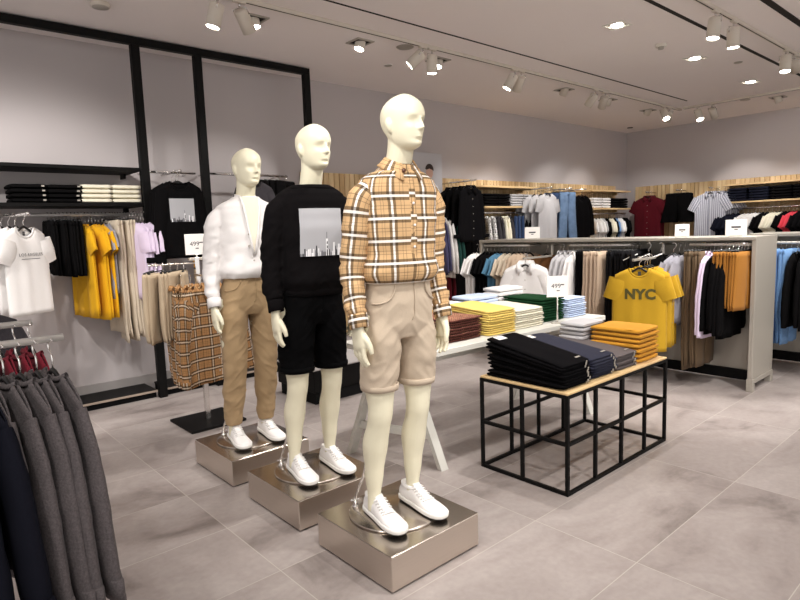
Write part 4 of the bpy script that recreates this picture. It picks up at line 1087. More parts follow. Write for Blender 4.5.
run(make_pants('hanging_shorts', cloth(176, 158, 134, .08, 200), .19, .48, waist=.19, hemw=.12, thick=.026), 6, (1.47, 4.42, 1.255), (1.72, 4.40, 1.255), R(58), 'pair of beige shorts', 'on the left arm of the garment stand', 'shorts', 'beige shorts on the garment stand', clip=True, jit=.16)
PL = make_top('plaid_shirt', HPLAID, .235, .70, .58, .030, collar='shirt', long=True, ph=.5)
for i, (x, y, a) in enumerate(((1.585, 4.30, 78), (1.635, 4.25, 66), (1.69, 4.22, 52), (1.755, 4.20, 34), (1.83, 4.17, 10))):
    o = PL if i == 0 else tree(PL); zone(o, (x, y, 1.165), R(a)); tag(o, ('leftmost' if i == 0 else 'rightmost' if i == 4 else ORD[i] + ' from left') + ' of the tan plaid shirts hanging on the garment stand', 'shirt', 'plaid shirts on the garment stand')
    hanger_for((x, y, 1.165), R(a), 'pale wooden hanger in the ' + ('leftmost' if i == 0 else 'rightmost' if i == 4 else ORD[i] + ' from left') + ' plaid shirt on the stand', 'wooden hangers of the plaid shirts', wood=True)

# ------------------------------------------------------------------ double rail in the left foreground
r = empty('clothes_rack', (.02, 2.2, 0)); tag(r, 'chrome clothes rack with two parallel bars in the left foreground', 'clothes rack')
for y, z in ((1.99, 1.165), (2.46, 1.165)): MB().tube([(-.75, y - 2.2, z), (.375, y - 2.2, z)], .011, 12).build('bar', M['silver'], r)
for y in (1.99, 2.46): MB().tube([(-.62, y - 2.2, 0.02), (-.62, y - 2.2, 1.165)], .014, 12).build('post', M['silver'], r)
MB().box((-.62, 0.02, .012), (.06, .70, .024), .004).build('foot', M['chrome'], r, False)
GS = make_top('sweater', MEL, .205, .52, .50, .022, long=True, ph=.3, drop=.07, scoop=.05, nk=.08)
xs = (.200, .243, .283, .325, .366)
for i, x in enumerate(xs):
    o = GS if i == 0 else tree(GS); a = R(97 + (i % 3) * 2); zone(o, (x - .006, 1.99, 1.150), a, 1.0); tag(o, ('rightmost' if i == 4 else 'leftmost' if i == 0 else ORD[4 - i] + ' from right') + ' of the grey melange sweaters on the front bar', 'sweater', 'grey sweaters on the front bar')
    hanger_for((x - .006, 1.99, 1.150), a, 'hanger in the ' + ('rightmost' if i == 4 else 'leftmost' if i == 0 else ORD[4 - i] + ' from right') + ' grey sweater on the front bar', 'hangers of the grey sweaters', low=False)
NS = make_top('sweater', cloth(21, 22, 30, .2, 160), .215, .46, .46, .030, long=True, ph=.9, drop=.07)
for i, x in enumerate((.160, .08, 0)):
    o = NS if i == 0 else tree(NS); zone(o, (x, 1.95 - .0 * i, 1.150), R(103)); tag(o, ('first', 'second', 'third')[i] + ' navy sweater left of the grey ones on the front bar', 'sweater', 'navy sweaters on the front bar')
    hanger_for((x, 1.95, 1.150), R(103), 'hanger in the ' + ('first', 'second', 'third')[i] + ' navy sweater left of the grey ones', 'hangers of the navy sweaters', low=False)
MS = make_top('sweater', MAR, .20, .55, .57, .022, long=True, ph=1.9, drop=.07, scoop=.04)
for i, x in enumerate((.240, .290, .338, .385)):
    o = MS if i == 0 else tree(MS); zone(o, (x, 2.46, 1.150), R(97)); tag(o, ('leftmost' if i == 0 else 'rightmost' if i == 3 else ORD[i] + ' from left') + ' of the maroon sweaters on the rear bar', 'sweater', 'maroon sweaters on the rear bar')
    hanger_for((x, 2.46, 1.150), R(97), 'hanger in the ' + ('leftmost' if i == 0 else 'rightmost' if i == 3 else ORD[i] + ' from left') + ' maroon sweater on the rear bar', 'hangers of the maroon sweaters', low=False)
o = make_top('jacket', CHAR, .235, .62, .55, .034, long=True, ph=2.2); zone(o, (.215, 2.93, 1.265), R(12)); tag(o, 'charcoal jacket hanging behind the two chrome bars at the left edge', 'jacket')
hanger_for((.215, 2.93, 1.265), R(12), 'hanger in the charcoal jacket at the left edge', 'hangers behind the rack')
o = arm((-.30, 2.95, 1.275), (.34, 2.92, 1.275), 'chrome arm carrying the charcoal jacket behind the double bars')
MB().tube([(.0, 0, -1.27), (.0, 0, 0)], .013, 10).build('post', M['chrome'], o); MB().lathe([(.001, -1.275), (.16, -1.275), (.16, -1.26), (.001, -1.255)], (0, 0, 0), 30).build('foot', M['chrome'], o)

# ------------------------------------------------------------------ white trestle table
TZ = .745; TR = R(-2.2); tc = Vector((3.17, 2.70, 0)); tq = Matrix.Rotation(TR, 3, 'Z')
t = empty('trestle_table', tc, TR); tag(t, 'white trestle table with folded clothes behind the mannequins', 'table')
MB().box((0, 0, TZ - .018), (1.98, .70, .036), .003).build('table_top', M['tablewh'], t, False)
MB().box((0, 0, TZ - .062), (1.70, .52, .05), .003).build('apron', M['tablewh'], t, False)
for sx in (-1, 1):
    x = sx * .80
    for sy in (-1, 1):
        k_ = R(21 if sx < 0 else 9); rq = Matrix.Rotation(k_, 3, 'Z'); xc = Vector((x + (-.045 if sx < 0 else -.03), 0, 0))
        a_ = xc + rq @ Vector((0, sy * .10, TZ - .06)); b_ = xc + rq @ Vector((0, sy * .335, .0)); d_ = (b_ - a_)
        MB().loft([[p_ + v_ for v_ in (Vector((-.028, -.018, 0)), Vector((.028, -.018, 0)), Vector((.028, .018, 0)), Vector((-.028, .018, 0)))] for p_ in (a_, b_)]).build('leg', M['tablewh'], t, False)
    MB().box(xc + Vector((0, 0, .205)), (.024, .52, .05), .002, rq).build('crossbar', M['tablewh'], t, False)
def on_table(x, y): return tuple(tc + tq @ Vector((x, y, TZ + .0005)))
def tshirt_fold(mat, w, d, h): return jumper(mat, w, d, h, 'folded_shirt')
TW_ = 'on the white table'
def tstack(mat, n, cx, cy, w, d, h, noun, where, cat='shirt', rz=0.0, name='folded_shirt', **k):
    return stack(jumper(mat, w, d, h, name), n, (cx, cy, TZ + .0005), TR + rz, h * 1.01, noun, where, cat, noun + ' ' + where, variants=2, **k)
tstack(RUST, 8, 2.735, 2.66, .30, .38, .0175, 'rust dotted shirts', 'in the stack beside the yellow ones', rz=R(3))
tstack(YELT if False else CANARYD, 11, 3.055, 2.63, .27, .40, .0155, 'yellow folded trousers', 'in the stack on the white table', 'trousers', name='folded_trousers', dth=-.006)
tstack(CREAM, 9, 3.375, 2.63, .30, .38, .0155, 'cream folded trousers', 'beside the yellow stack', 'trousers', name='folded_trousers', dth=-.006)
tstack(GRN, 9, 3.70, 2.66, .27, .38, .019, 'dark green jumpers', 'in the stack on the white table', 'jumper', name='folded_jumper')
tstack(LBLU, 10, 3.985, 2.62, .24, .34, .0145, 'pale blue folded shirts', 'at the right end of the white table')
tstack(AMBF, 5, 2.74, 2.955, .24, .17, .030, 'amber folded jumpers', 'behind the rust dotted stack', 'jumper', name='folded_jumper')
tstack(WHT, 6, 3.00, 2.945, .24, .20, .030, 'white folded shirts', 'behind the yellow stack')
tstack(LBLU, 6, 3.36, 2.94, .30, .20, .033, 'pale blue folded shirts', 'behind the cream stack')
tstack(WHT, 7, 3.70, 2.95, .28, .18, .033, 'white folded shirts', 'behind the dark green stack')
tstack(NAVY, 2, 2.46, 2.60, .22, .28, .024, 'navy folded shirts', 'at the left end of the white table')
sign((3.62, 2.395, TZ), R(-47), .150, .152, 'white 499 price sign on a thin pole on the white table', '499', .19)

# ------------------------------------------------------------------ black wire table
cx0, cx1, cy0, cy1, ch = 2.628, 3.795, 1.675, 2.282, .568
c = empty('wire_table', ((cx0 + cx1) / 2, (cy0 + cy1) / 2, 0)); tag(c, 'black wire display table with a pale wooden top', 'table')
W2, D2, tb = (cx1 - cx0) / 2, (cy1 - cy0) / 2, .020
def wbar(name, a, b):
    a, b = Vector(a), Vector(b); mid = (a + b) / 2; d = b - a
    MB().box(mid, (abs(d.x) + tb, abs(d.y) + tb, abs(d.z) + tb), .002).build(name, M['black'], c, False)
z0_, z1_, zm_ = tb / 2, ch - .022, .285
for z in (z0_, zm_, z1_):
    for sy in (-1, 1): wbar('long_bar', (-W2 + 1.5 * tb, sy * (D2 - tb / 2), z), (W2 - 1.5 * tb, sy * (D2 - tb / 2), z))
    for sx in (-1, 1): wbar('short_bar', (sx * (W2 - tb / 2), -D2 + 1.5 * tb, z), (sx * (W2 - tb / 2), D2 - 1.5 * tb, z))
for sx in (-1, 1):
    for sy in (-1, 1): wbar('leg', (sx * (W2 - tb / 2), sy * (D2 - tb / 2), tb / 2), (sx * (W2 - tb / 2), sy * (D2 - tb / 2), z1_))
    wbar('upright', (sx * (W2 - tb / 2), 0, z0_ + tb), (sx * (W2 - tb / 2), 0, z1_ - tb))
for sy in (-1, 1):
    for k in (-1, 0, 1): wbar('upright', (k * W2 * .5, sy * (D2 - tb / 2), z0_ + tb), (k * W2 * .5, sy * (D2 - tb / 2), z1_ - tb))
MB().box((0, 0, ch - .006), (2 * W2 - .006, 2 * D2 - .006, .012), .002).build('wooden_top', M['woodplain'], c, False)
CT = ch + .0005
def jeans(mat, w, d, h):
    def mk(k):
        o = make_folded('folded_jeans', mat, w, d, h, k * 2.1 + .7, sag=.004); MB().box((w * .33, -d / 2 - .001, h * .5), (.010, .003, h * .75)).build('size_sticker', M['greymet'], o, False)
        return o
    return mk
def add_tag(o, w, d, h): MB().box((-w * .22, d * .42, h + .001), (.075, .05, .0015)).build('paper_tag', M['paper'], o, False)
for mat, n, x, w, d, h, th, noun, yy in ((JBLK, 10, 2.79, .27, .54, .0195, .0205, 'black folded jeans', 1.985), (JNAV, 8, 3.085, .265, .53, .0205, .019, 'navy folded jeans', 1.985), (JBRN, 6, 3.365, .255, .52, .0195, .016, 'taupe folded jeans', 1.985)):
    st = stack(jeans(mat, w, d, h), n, (x, yy, CT), 0, h * .93, noun, 'in the wire table stack', 'jeans', noun + ' on the wire table', jit=.012, dth=-th, variants=3)
    top = st[-1]; MB().box((-w * .25, d * .40, h + .004), (.075, .05, .0015)).build('paper_tag', M['paper'], top, False); MB().box((w * .30, -d * .40, h + .003), (.045, .012, .0015)).build('stitched_mark', M['greymet'], top, False)
stack(jumper(AMBF, .28, .34, .030, 'folded_sweatshirt'), 7, (3.625, 1.885, CT), R(2), .0305, 'amber folded sweatshirts', 'on the right end of the wire table', 'sweatshirt', 'amber sweatshirts on the wire table', variants=3, jit=.005)
stack(jumper(LGREY, .27, .18, .028, 'folded_sweatshirt'), 8, (3.56, 2.165, CT), R(2), .0285, 'light grey folded sweatshirts', 'behind the amber ones on the wire table', 'sweatshirt', 'grey sweatshirts on the wire table', variants=2)
# ------------------------------------------------------------------ long gondola
def gondola(y0, y1, x0, x1, label, legs=True):
    r = empty('gondola', ((x0 + x1) / 2, (y0 + y1) / 2, 0)); tag(r, label, 'gondola', 'grey gondolas with clothes rails')
    D, Lh = x1 - x0, (y1 - y0) / 2
    MB().box((0, 0, 1.285), (D, 2 * Lh, .030), .003).build('top_board', M['greymet'], r, False)
    MB().box((.06, 0, .69), (.03, 2 * Lh - .08, 1.15)).build('back_panel', M['greymet'], r, False)
    MB().box((.06, 0, .07), (.09, 2 * Lh - .08, .09), .004).build('base_rail', M['black'], r, False)
    for s in (-1, 1):
        e = MB().box((0, s * (Lh - .018), .69), (D - .01, .036, 1.17), .003).build('end_panel', M['greymet'], r, False)
        mb = MB(); mb.box((0, s * (Lh - .018), .085), (D, .05, .04), .003)
        for sx in (-1, 1): mb.box((sx * (D / 2 - .03), s * (Lh - .018), .0325), (.06, .05, .065), .003)
        mb.build('foot', M['greymet'], r, False)
    return r
gondola(1.665, 4.62, 5.36, 5.88, 'long grey gondola crossing the shop behind the tables')
gondola(-1.2, 2.05, 6.40, 6.96, 'second grey gondola at the right edge behind the end panel of the first')
GX, GZ = 5.405, 1.235
for a, b, l in ((4.58, 3.93, 'leftmost'), (3.42, 2.76, 'middle'), (2.21, 1.71, 'rightmost')):
    rail((GX, a, GZ), (GX, b, GZ), l + ' of the three clothes rails on the long gondola', .012, M['whitemet'], (.28, 0, 0))
rail((6.27, 1.95, GZ - .02), (6.27, .2, GZ - .02), 'clothes rail of the second gondola holding blue jeans', .012, M['whitemet'], (.28, 0, 0))
gl = 'on the left gondola rail'; gm = 'on the middle gondola rail'; gr = 'on the right gondola rail'
Gt = lambda **k: dict(low=True, **k)
run(make_top('t_shirt', WHT, .235, .60, .19, .022, low=True, ph=.2), 3, (GX, 4.68, GZ), (GX, 4.58, GZ), 0, 'white t-shirt', gl, 't-shirt', 'white t-shirts on the gondola')
run(make_top('t_shirt', BK, .235, .66, .19, .022, low=True, ph=1.2), 4, (GX, 4.53, GZ), (GX, 4.37, GZ), 0, 'black t-shirt', gl, 't-shirt', 'black t-shirts on the gondola')
run(make_top('t_shirt', BLUE, .235, .62, .19, .022, low=True, ph=2.2), 2, (GX, 4.32, GZ), (GX, 4.27, GZ), 0, 'steel blue t-shirt', gl, 't-shirt', 'steel blue t-shirts on the gondola')
run(make_top('t_shirt', BEI, .235, .62, .20, .024, low=True, ph=3.2), 3, (GX, 4.21, GZ), (GX, 4.08, GZ), 0, 'beige t-shirt', gl, 't-shirt', 'beige t-shirts on the gondola')
run(make_top('t_shirt', TANT, .24, .66, .20, .026, low=True, ph=4.2), 3, (GX, 4.03, GZ), (GX, 3.93, GZ), R(-12), 'sand t-shirt', gl, 't-shirt', 'sand t-shirts on the gondola')
# waterfall arms with front-facing pieces
def waterfall(y, z, x1, label):
    o = empty('waterfall_bar', (5.63, y, z)); tag(o, label, 'display bar', 'waterfall arms on the gondola')
    MB().box((-.09, 0, .10), (.20, .020, .020), .002).build('upper_arm', M['greymet'], o, False); MB().box((-.19, 0, .045), (.020, .020, .13), .002).build('drop_bar', M['whitemet'], o, False)
    MB().box(((x1 - 5.63) / 2 - .09, 0, -.01), (abs(x1 - 5.63) - .19, .020, .020), .002).build('lower_arm', M['greymet'], o, False)
    return o
waterfall(3.66, 1.13, 4.92, 'waterfall arm carrying the white shirts on the long gondola')
waterfall(2.46, 1.135, 4.86, 'waterfall arm carrying the yellow lettered t-shirt on the long gondola')
run(make_top('jacket', COG, .22, .36, 0, .03, low=True, ph=1), 2, (5.45, 3.74, 1.22), (5.45, 3.58, 1.22), R(-78), 'cognac brown jacket', 'behind the white shirts on the gondola', 'jacket', 'brown jackets on the gondola')
for i, x in enumerate((4.96, 5.05, 5.14)):
    o = make_top('shirt', WHT, .235, .70, .56, .030, low=i > 0, collar='shirt', long=True, ph=i * 1.1); p = (x, 3.66 + .06 * i, 1.135 if i == 0 else 1.14); zone(o, p, R(-64)); tag(o, ('white shirt facing the room in front of the gondola, collar open', 'second white shirt hanging behind the front-facing one', 'third white shirt hanging behind the front-facing one')[i], 'shirt', 'white shirts on the gondola arm')
    hanger_for(p, R(-64), 'hanger in the ' + ('front', 'second', 'third')[i] + ' white shirt on the gondola arm', 'hangers of the white shirts', low=i > 0)
run(make_top('shirt', LGREY, .235, .62, .52, .024, low=True, collar='shirt', long=True, ph=.6), 3, (GX, 3.50, GZ), (GX, 3.38, GZ), 0, 'pale grey shirt', gm, 'shirt', 'pale grey shirts on the gondola')
run(make_top('shirt', WHT, .235, .66, .54, .022, low=True, collar='shirt', long=True, ph=.7), 2, (GX, 3.33, GZ), (GX, 3.28, GZ), 0, 'white shirt', gm, 'shirt', 'white shirts on the middle gondola rail')
run(make_pants('hanging_trousers', BK, .19, .98, waist=.19, hemw=.10, thick=.024, low=True), 3, (GX, 3.24, GZ), (GX, 3.16, GZ), 0, 'black trousers', 'beside the beige ones ' + gm, 'trousers', 'black trousers left of the beige', clip=True)
run(make_pants('hanging_trousers', TANT, .19, .92, waist=.19, hemw=.11, thick=.024, low=True), 5, (GX - .03, 3.11, GZ), (GX - .03, 2.96, GZ), R(-6), 'beige trousers', gm, 'trousers', 'beige trousers on the gondola', clip=True)
run(make_pants('hanging_trousers', BK2, .20, .98, waist=.20, hemw=.11, thick=.026, low=True), 7, (GX, 2.91, GZ), (GX, 2.66, GZ), 0, 'black trousers', 'right of the beige ones on the gondola', 'trousers', 'black trousers right of the beige', clip=True)
JK = make_top('jacket', BK, .24, .62, .56, .030, low=True, long=True, ph=.6)
for s in (-1, 1):
    for k in range(3): MB().tube([(s * .10, -.012 - .009 * k, ZN - .004 + .012), (s * .17, -.014 - .009 * k, ZN - .030 + .012), (s * .225, -.014 - .009 * k, ZN - .058 + .010)], .0035, 6).build('white_stripe', WHT, JK)
run(JK, 3, (5.36, 2.56, 1.235), (5.36, 2.33, 1.235), R(-55), 'black jacket with white shoulder stripes', 'behind the yellow t-shirts', 'jacket', 'striped black jackets on the gondola')
NY = make_top('t_shirt', YELT, .222, .72, .19, .036, ph=.2, fold=.008, droop=72)
zone(NY, (4.93, 2.435, 1.135), R(-71)); tag(NY, 'yellow t-shirt with dark capital letters facing the room on the gondola', 't-shirt', 'yellow t-shirts on the gondola arm')
me_ = text_mesh('NYC', .118, .0006, bold=.006, spacing=1.04); me_.materials.clear(); me_.materials.append(plain('olive print', srgb(84, 76, 30), .85))
for v in me_.vertices: v.co = on_front(NY, v.co.x + .01, v.co.y + ZN - .225, v.co.z)
link('lettering', me_, NY); MB().box((0, .008, ZN - .045), (.024, .003, .034), .001).build('neck_label', M['ink'], NY, False)
hanger_for((4.93, 2.435, 1.135), R(-71), 'black hanger in the yellow lettered t-shirt', 'hangers of the yellow t-shirts', low=False)
for i, x in enumerate((5.02, 5.11, 5.20)):
    o = make_top('t_shirt', YELT, .222, .70, .19, .026, low=True, ph=i + .5, droop=72); p = (x, 2.43 + .02 * i, 1.14); zone(o, p, R(-72)); tag(o, ('first', 'second', 'third')[i] + ' plain yellow t-shirt hanging behind the lettered one', 't-shirt', 'yellow t-shirts on the gondola arm'); hanger_for(p, R(-72), 'hanger in the ' + ('first', 'second', 'third')[i] + ' plain yellow t-shirt behind the lettered one', 'hangers of the yellow t-shirts')
run(make_top('t_shirt', GRY, .235, .62, .20, .024, low=True, ph=1.4), 3, (GX, 2.30, GZ), (GX, 2.22, GZ), R(-10), 'light grey t-shirt', gr, 't-shirt', 'light grey t-shirts on the gondola')
run(make_pants('hanging_trousers', BRN, .19, 1.03, waist=.18, hemw=.10, thick=.022, low=True), 6, (GX, 2.185, GZ), (GX, 2.065, GZ), 0, 'brown trousers', gr, 'trousers', 'brown trousers on the gondola', clip=True)
run(make_top('shirt', LIL, .235, .70, .60, .022, low=True, collar='shirt', long=True, ph=.1), 2, (GX, 2.035, GZ), (GX, 2.005, GZ), 0, 'lilac shirt', gr, 'shirt', 'lilac shirts on the gondola')
run(make_top('sweater', BK, .235, .68, .56, .026, low=True, long=True, ph=.9), 5, (GX, 1.975, GZ), (GX, 1.855, GZ), 0, 'black sweater', gr, 'sweater', 'black sweaters on the gondola')
run(make_pants('hanging_shorts', AMBS, .19, .46, waist=.185, hemw=.11, thick=.022, low=True), 8, (GX - .03, 1.90, GZ), (GX - .03, 1.735, GZ), R(-8), 'pair of amber shorts', 'at the end of the right gondola rail', 'shorts', 'amber shorts on the gondola', clip=True)
# second gondola
run(make_top('sweater', LGREY, .235, .72, .58, .026, low=True, long=True, ph=.4), 2, (6.27, 1.98, GZ - .02), (6.27, 1.92, GZ - .02), 0, 'grey sweater', 'beside the blue jeans at the right edge', 'sweater', 'grey sweaters on the second gondola')
run(make_pants('hanging_jeans', BJE, .19, .86, waist=.19, hemw=.10, thick=.026, low=True), 6, (6.27, 1.87, GZ - .02), (6.27, 1.66, GZ - .02), 0, 'pair of pale blue jeans', 'on the second gondola rail', 'jeans', 'pale blue jeans on the second gondola', clip=True)
run(make_top('sweater', BK, .24, .66, .58, .028, low=True, long=True, ph=.4), 5, (6.27, 1.61, GZ - .02), (6.27, 1.36, GZ - .02), 0, 'black sweater', 'on the second gondola at the right edge', 'sweater', 'black sweaters on the second gondola')
# signs along the gondola top
sign((5.50, 3.96, 1.3005), R(-52), .165, .128, 'leftmost offer sign on the long gondola top, before grey t-shirts'); sign((5.50, 2.32, 1.3005), R(-64), .120, .110, 'smallest offer sign on the gondola top, under the black shorts'); sign((5.50, 1.87, 1.3005), R(-68), .160, .135, 'rightmost offer sign on the gondola top, beside the striped shirt')

# ------------------------------------------------------------------ wall units on the left wall beyond the mannequins
def wshelf(x0, x1, z, label, group='oak shelves on the left wall'): return shelf('wall_shelf', x0, x1, 5.42, 5.78, z, .028, M['woodplain'], label, 'shelf', group)
wshelf(6.22, 7.68, 2.035, 'upper oak shelf over the folded black and grey jumpers'); wshelf(6.43, 7.70, 1.745, 'oak shelf carrying folded black and grey jumpers')
wshelf(9.25, 10.60, 2.03, 'upper oak shelf over the white jumpers near the corner'); wshelf(9.30, 10.60, 1.715, 'oak shelf carrying white and black jumpers near the corner')
wshelf(5.30, 5.72, 1.76, 'short oak shelf end showing beside the plaid shoulder')
for c, (x, mat, n_, nm, wh) in enumerate(((6.62, BK, 5, 'black folded jumpers', 'in the left black pile on the oak shelf'), (6.91, BK, 5, 'black folded jumpers', 'in the right black pile on the oak shelf'), (7.22, LGREY, 5, 'grey folded jumpers', 'in the left grey pile on the oak shelf'), (7.52, LGREY, 5, 'grey folded jumpers', 'in the right grey pile on the oak shelf'))):
    stack(jumper(mat, .28, .28, .036), n_, (x, 5.59, 1.7455), 0, .0365, nm, wh, 'jumper', nm + ' on the oak shelf', variants=1)
for c, (x, mat, n_, nm, wh) in enumerate(((9.50, WHT, 4, 'white folded jumpers', 'in the left white pile near the corner'), (9.80, WHT, 4, 'white folded jumpers', 'in the right white pile near the corner'), (10.12, BK, 4, 'black folded jumpers', 'in the left black pile near the corner'), (10.42, BK, 4, 'black folded jumpers', 'in the right black pile near the corner'))):
    stack(jumper(mat, .28, .28, .045), n_, (x, 5.59, 1.7155), 0, .0455, nm, wh, 'jumper', nm + ' near the corner', variants=1)
rail((6.42, 5.52, 1.655), (7.75, 5.52, 1.655), 'rail under the oak shelf of black and grey jumpers', brk=(0, .26, 0)); rail((9.28, 5.52, 1.62), (10.60, 5.52, 1.62), 'rail under the oak shelf near the corner', brk=(0, .26, 0)); rail((5.25, 5.47, 1.655), (6.02, 5.47, 1.655), 'rail of the navy, white and green shirts beside the plaid sleeve', brk=(0, .24, 0))
LW = 'on the wall rail below the jumpers'
def one(mk, p, rz, label, cat, group, hl_, clip=False):
    zone(mk, p, rz); tag(mk, label, cat, group); hanger_for(p, rz, hl_, 'hangers on the far wall', clip, low=True); return mk
run(make_top('shirt', PUR, .235, .74, .60, .022, low=True, collar='shirt', long=True, ph=.3), 2, (5.50, 5.47, 1.655), (5.56, 5.47, 1.655), R(72), 'slate blue shirt', 'beside the plaid sleeve', 'shirt', 'slate blue shirts on the wall')
run(make_top('shirt', WHT, .235, .74, .60, .024, low=True, collar='shirt', long=True, ph=.4), 2, (5.63, 5.47, 1.655), (5.69, 5.47, 1.655), R(72), 'white shirt', 'between the slate and green shirts', 'shirt', 'white shirts on the wall')
run(make_top('shirt', DGRN, .235, .70, .60, .022, low=True, collar='shirt', long=True, ph=.5), 2, (5.75, 5.47, 1.655), (5.80, 5.47, 1.655), R(72), 'dark green shirt', 'beside the white wall shirts', 'shirt', 'dark green shirts on the wall')
rail((5.40, 5.53, .93), (6.35, 5.53, .93), 'low rail of maroon and black trousers behind the table', brk=(0, .24, 0))
run(make_pants('hanging_trousers', RED, .19, .80, waist=.18, hemw=.10, thick=.026, low=True), 2, (5.72, 5.50, .93), (5.80, 5.50, .93), R(60), 'maroon trousers', 'on the low rail behind the table', 'trousers', 'maroon trousers on the wall', clip=True)
run(make_pants('hanging_trousers', BK, .19, .80, waist=.19, hemw=.10, thick=.03, low=True), 4, (5.92, 5.45, 1.34), (6.30, 5.45, 1.34), R(8), 'black trousers', 'below the front-facing black shirt', 'trousers', 'black trousers below the black shirt', clip=True)
rail((5.86, 5.62, 1.335), (6.36, 5.62, 1.335), 'rail of the black trousers below the black shirts', brk=(0, .16, 0))
arm((5.86, 5.74, 2.055), (5.86, 5.10, 2.06), 'chrome arm carrying the black shirts beside the poster')
for i, (x, y) in enumerate(((5.86, 5.17), (5.86, 5.29), (5.86, 5.41), (5.86, 5.53))):
    o = make_top('shirt', BK2 if i == 0 else BK, .215, .70, .56, .032, low=i > 0, collar='shirt', long=True, ph=i * .9, droop=82); zone(o, (x, y, 2.055), R(-3)); tag(o, 'black shirt facing the room beside the poster' if i == 0 else ORD[i] + ' black shirt hanging behind the one beside the poster', 'shirt', 'black shirts beside the poster'); hanger_for((x, y, 2.055), R(-3), 'hanger in the ' + ('front', 'second', 'third', 'fourth')[i] + ' black shirt beside the poster', 'hangers on the far wall')
for nm, mat, n_, x0, x1 in (('printed blouse', BLOUSE, 2, 6.58, 6.70), ('charcoal shirt', CHAR, 2, 6.78, 6.86), ('cream shirt', CREAM, 2, 6.94, 7.02), ('charcoal-grey jacket', CHAR, 1, 7.10, 7.10)):
    run(make_top('blouse' if 'blouse' in nm else 'jacket' if 'jacket' in nm else 'shirt', mat, .235, .64, .50, .030, low=True, collar='shirt', long=True, ph=x0), n_, (x0, 5.50, 1.655), (x1, 5.50, 1.655), R(50), nm, LW, 'shirt' if 'jacket' not in nm else 'jacket', nm + 's on the wall rail')
run(make_pants('hanging_jeans', DEND, .19, .90, waist=.18, hemw=.10, thick=.03, low=True), 3, (7.20, 5.48, 1.655), (7.36, 5.48, 1.655), R(40), 'pair of dark blue jeans', LW, 'jeans', 'dark jeans on the wall rail', clip=True)
run(make_top('sweater', BK, .235, .64, .50, .030, low=True, long=True, ph=.2), 3, (7.46, 5.48, 1.655), (7.66, 5.48, 1.655), R(40), 'black sweater', LW, 'sweater', 'black sweaters on the wall rail')
arm((7.56, 5.74, 2.0), (7.56, 5.10, 2.0), 'arm carrying the grey t-shirts on the slat wall'); arm((8.12, 5.74, 2.0), (8.12, 5.12, 2.0), 'arm carrying the blue jeans on the slat wall'); arm((8.56, 5.74, 2.0), (8.56, 5.14, 2.0), 'arm carrying black jackets beside the blue jeans')
for i, (x, y) in enumerate(((7.56, 5.16), (7.56, 5.28), (7.56, 5.40), (7.56, 5.52))):
    one(make_top('t_shirt', LGREY, .215, .76, .19, .030, low=i > 0, ph=i * .7, droop=76), (x, y, 1.998), R(-5), 'light grey t-shirt facing the room beside the blue jeans' if i == 0 else ORD[i] + ' light grey t-shirt hanging behind the front-facing one', 't-shirt', 'grey t-shirts on the slat wall', 'hanger in the ' + ('front', 'second', 'third', 'fourth')[i] + ' grey t-shirt on the slat wall')
for i, (x, y) in enumerate(((8.12, 5.18), (8.12, 5.32), (8.12, 5.46))):
    one(make_pants('hanging_jeans', DEN if i == 0 else DEND, .19, 1.04, waist=.175, hemw=.088, thick=.034, gap=.055, low=i > 0), (x, y, 1.998), R(-8), ('washed blue jeans facing the room on the slat wall', 'first dark blue jeans hanging behind the washed pair', 'second dark blue jeans hanging behind the washed pair')[i], 'jeans', 'jeans on the slat wall', 'clip hanger of the ' + ('front', 'second', 'third')[i] + ' jeans on the slat wall', True)
for i, x in enumerate((8.56, 8.56, 8.56)):
    one(make_top('jacket', BK, .22, .76, .56, .032, low=True, long=True, ph=i), (x, 5.20 + .13 * i, 1.99), R(-6), ORD[i] + ' black jacket between the jeans and the white jumpers', 'jacket', 'black jackets on the slat wall', 'hanger in the ' + ORD[i] + ' black jacket beside the jeans')
LC = 'on the rail near the corner'
for nm, mat, n_, x0, x1, lg in (('white t-shirt', WHT, 3, 9.42, 9.62, 0), ('light grey t-shirt', LGREY, 1, 9.70, 9.70, 0), ('black t-shirt', BK, 2, 9.78, 9.86, 0), ('off-white t-shirt', CREAM, 2, 9.94, 10.02, 0), ('black-sleeved t-shirt', BK, 1, 10.09, 10.09, 0), ('pale blue t-shirt', BJE, 1, 10.17, 10.17, 0), ('bright white t-shirt', WHT, 2, 10.25, 10.33, 0), ('black polo', BK, 3, 10.40, 10.54, 0)):
    run(make_top('polo_shirt' if 'polo' in nm else 't_shirt', mat, .235, .66, .20, .030, low=True, ph=x0), n_, (x0, 5.50, 1.62), (x1, 5.50, 1.62), R(48), nm, LC, 't-shirt' if 'polo' not in nm else 'polo shirt', nm + 's near the corner')
# poster box
p = empty('poster', (5.53, 5.70, 1.50), 0); tag(p, 'grey poster of a dark-haired person in a white shirt above the plaid shoulder', 'poster')
MB().box((0, .0, .475), (.56, .12, .95), .003).build('box', M['greymet'], p, False)
MB().box((.0, -.062, .475), (.555, .004, .945)).build('backdrop_print', M['posterbg'], p, False)
def flat(pts, y, mat, name):
    n = len(pts); MB().add([(x, y, z) for x, z in pts] + [(x, y + .0012, z) for x, z in pts], [tuple(range(n)), tuple(range(2 * n - 1, n - 1, -1))] + [(i, n + i, n + (i + 1) % n, (i + 1) % n) for i in range(n)]).build(name, mat, p, False)
def oval(cx, cz, a, b, n=24, t0=0, t1=2 * PI): return [(cx + a * math.cos(lerp(t0, t1, i / n)), cz + b * math.sin(lerp(t0, t1, i / n))) for i in range(n)]
flat([(-.17, .02), (.20, .02), (.205, .45), (.185, .52), (.11, .57), (.07, .605), (.01, .605), (-.04, .57), (-.12, .52), (-.165, .45)], -.0655, M['printwhite'], 'printed_shirt')
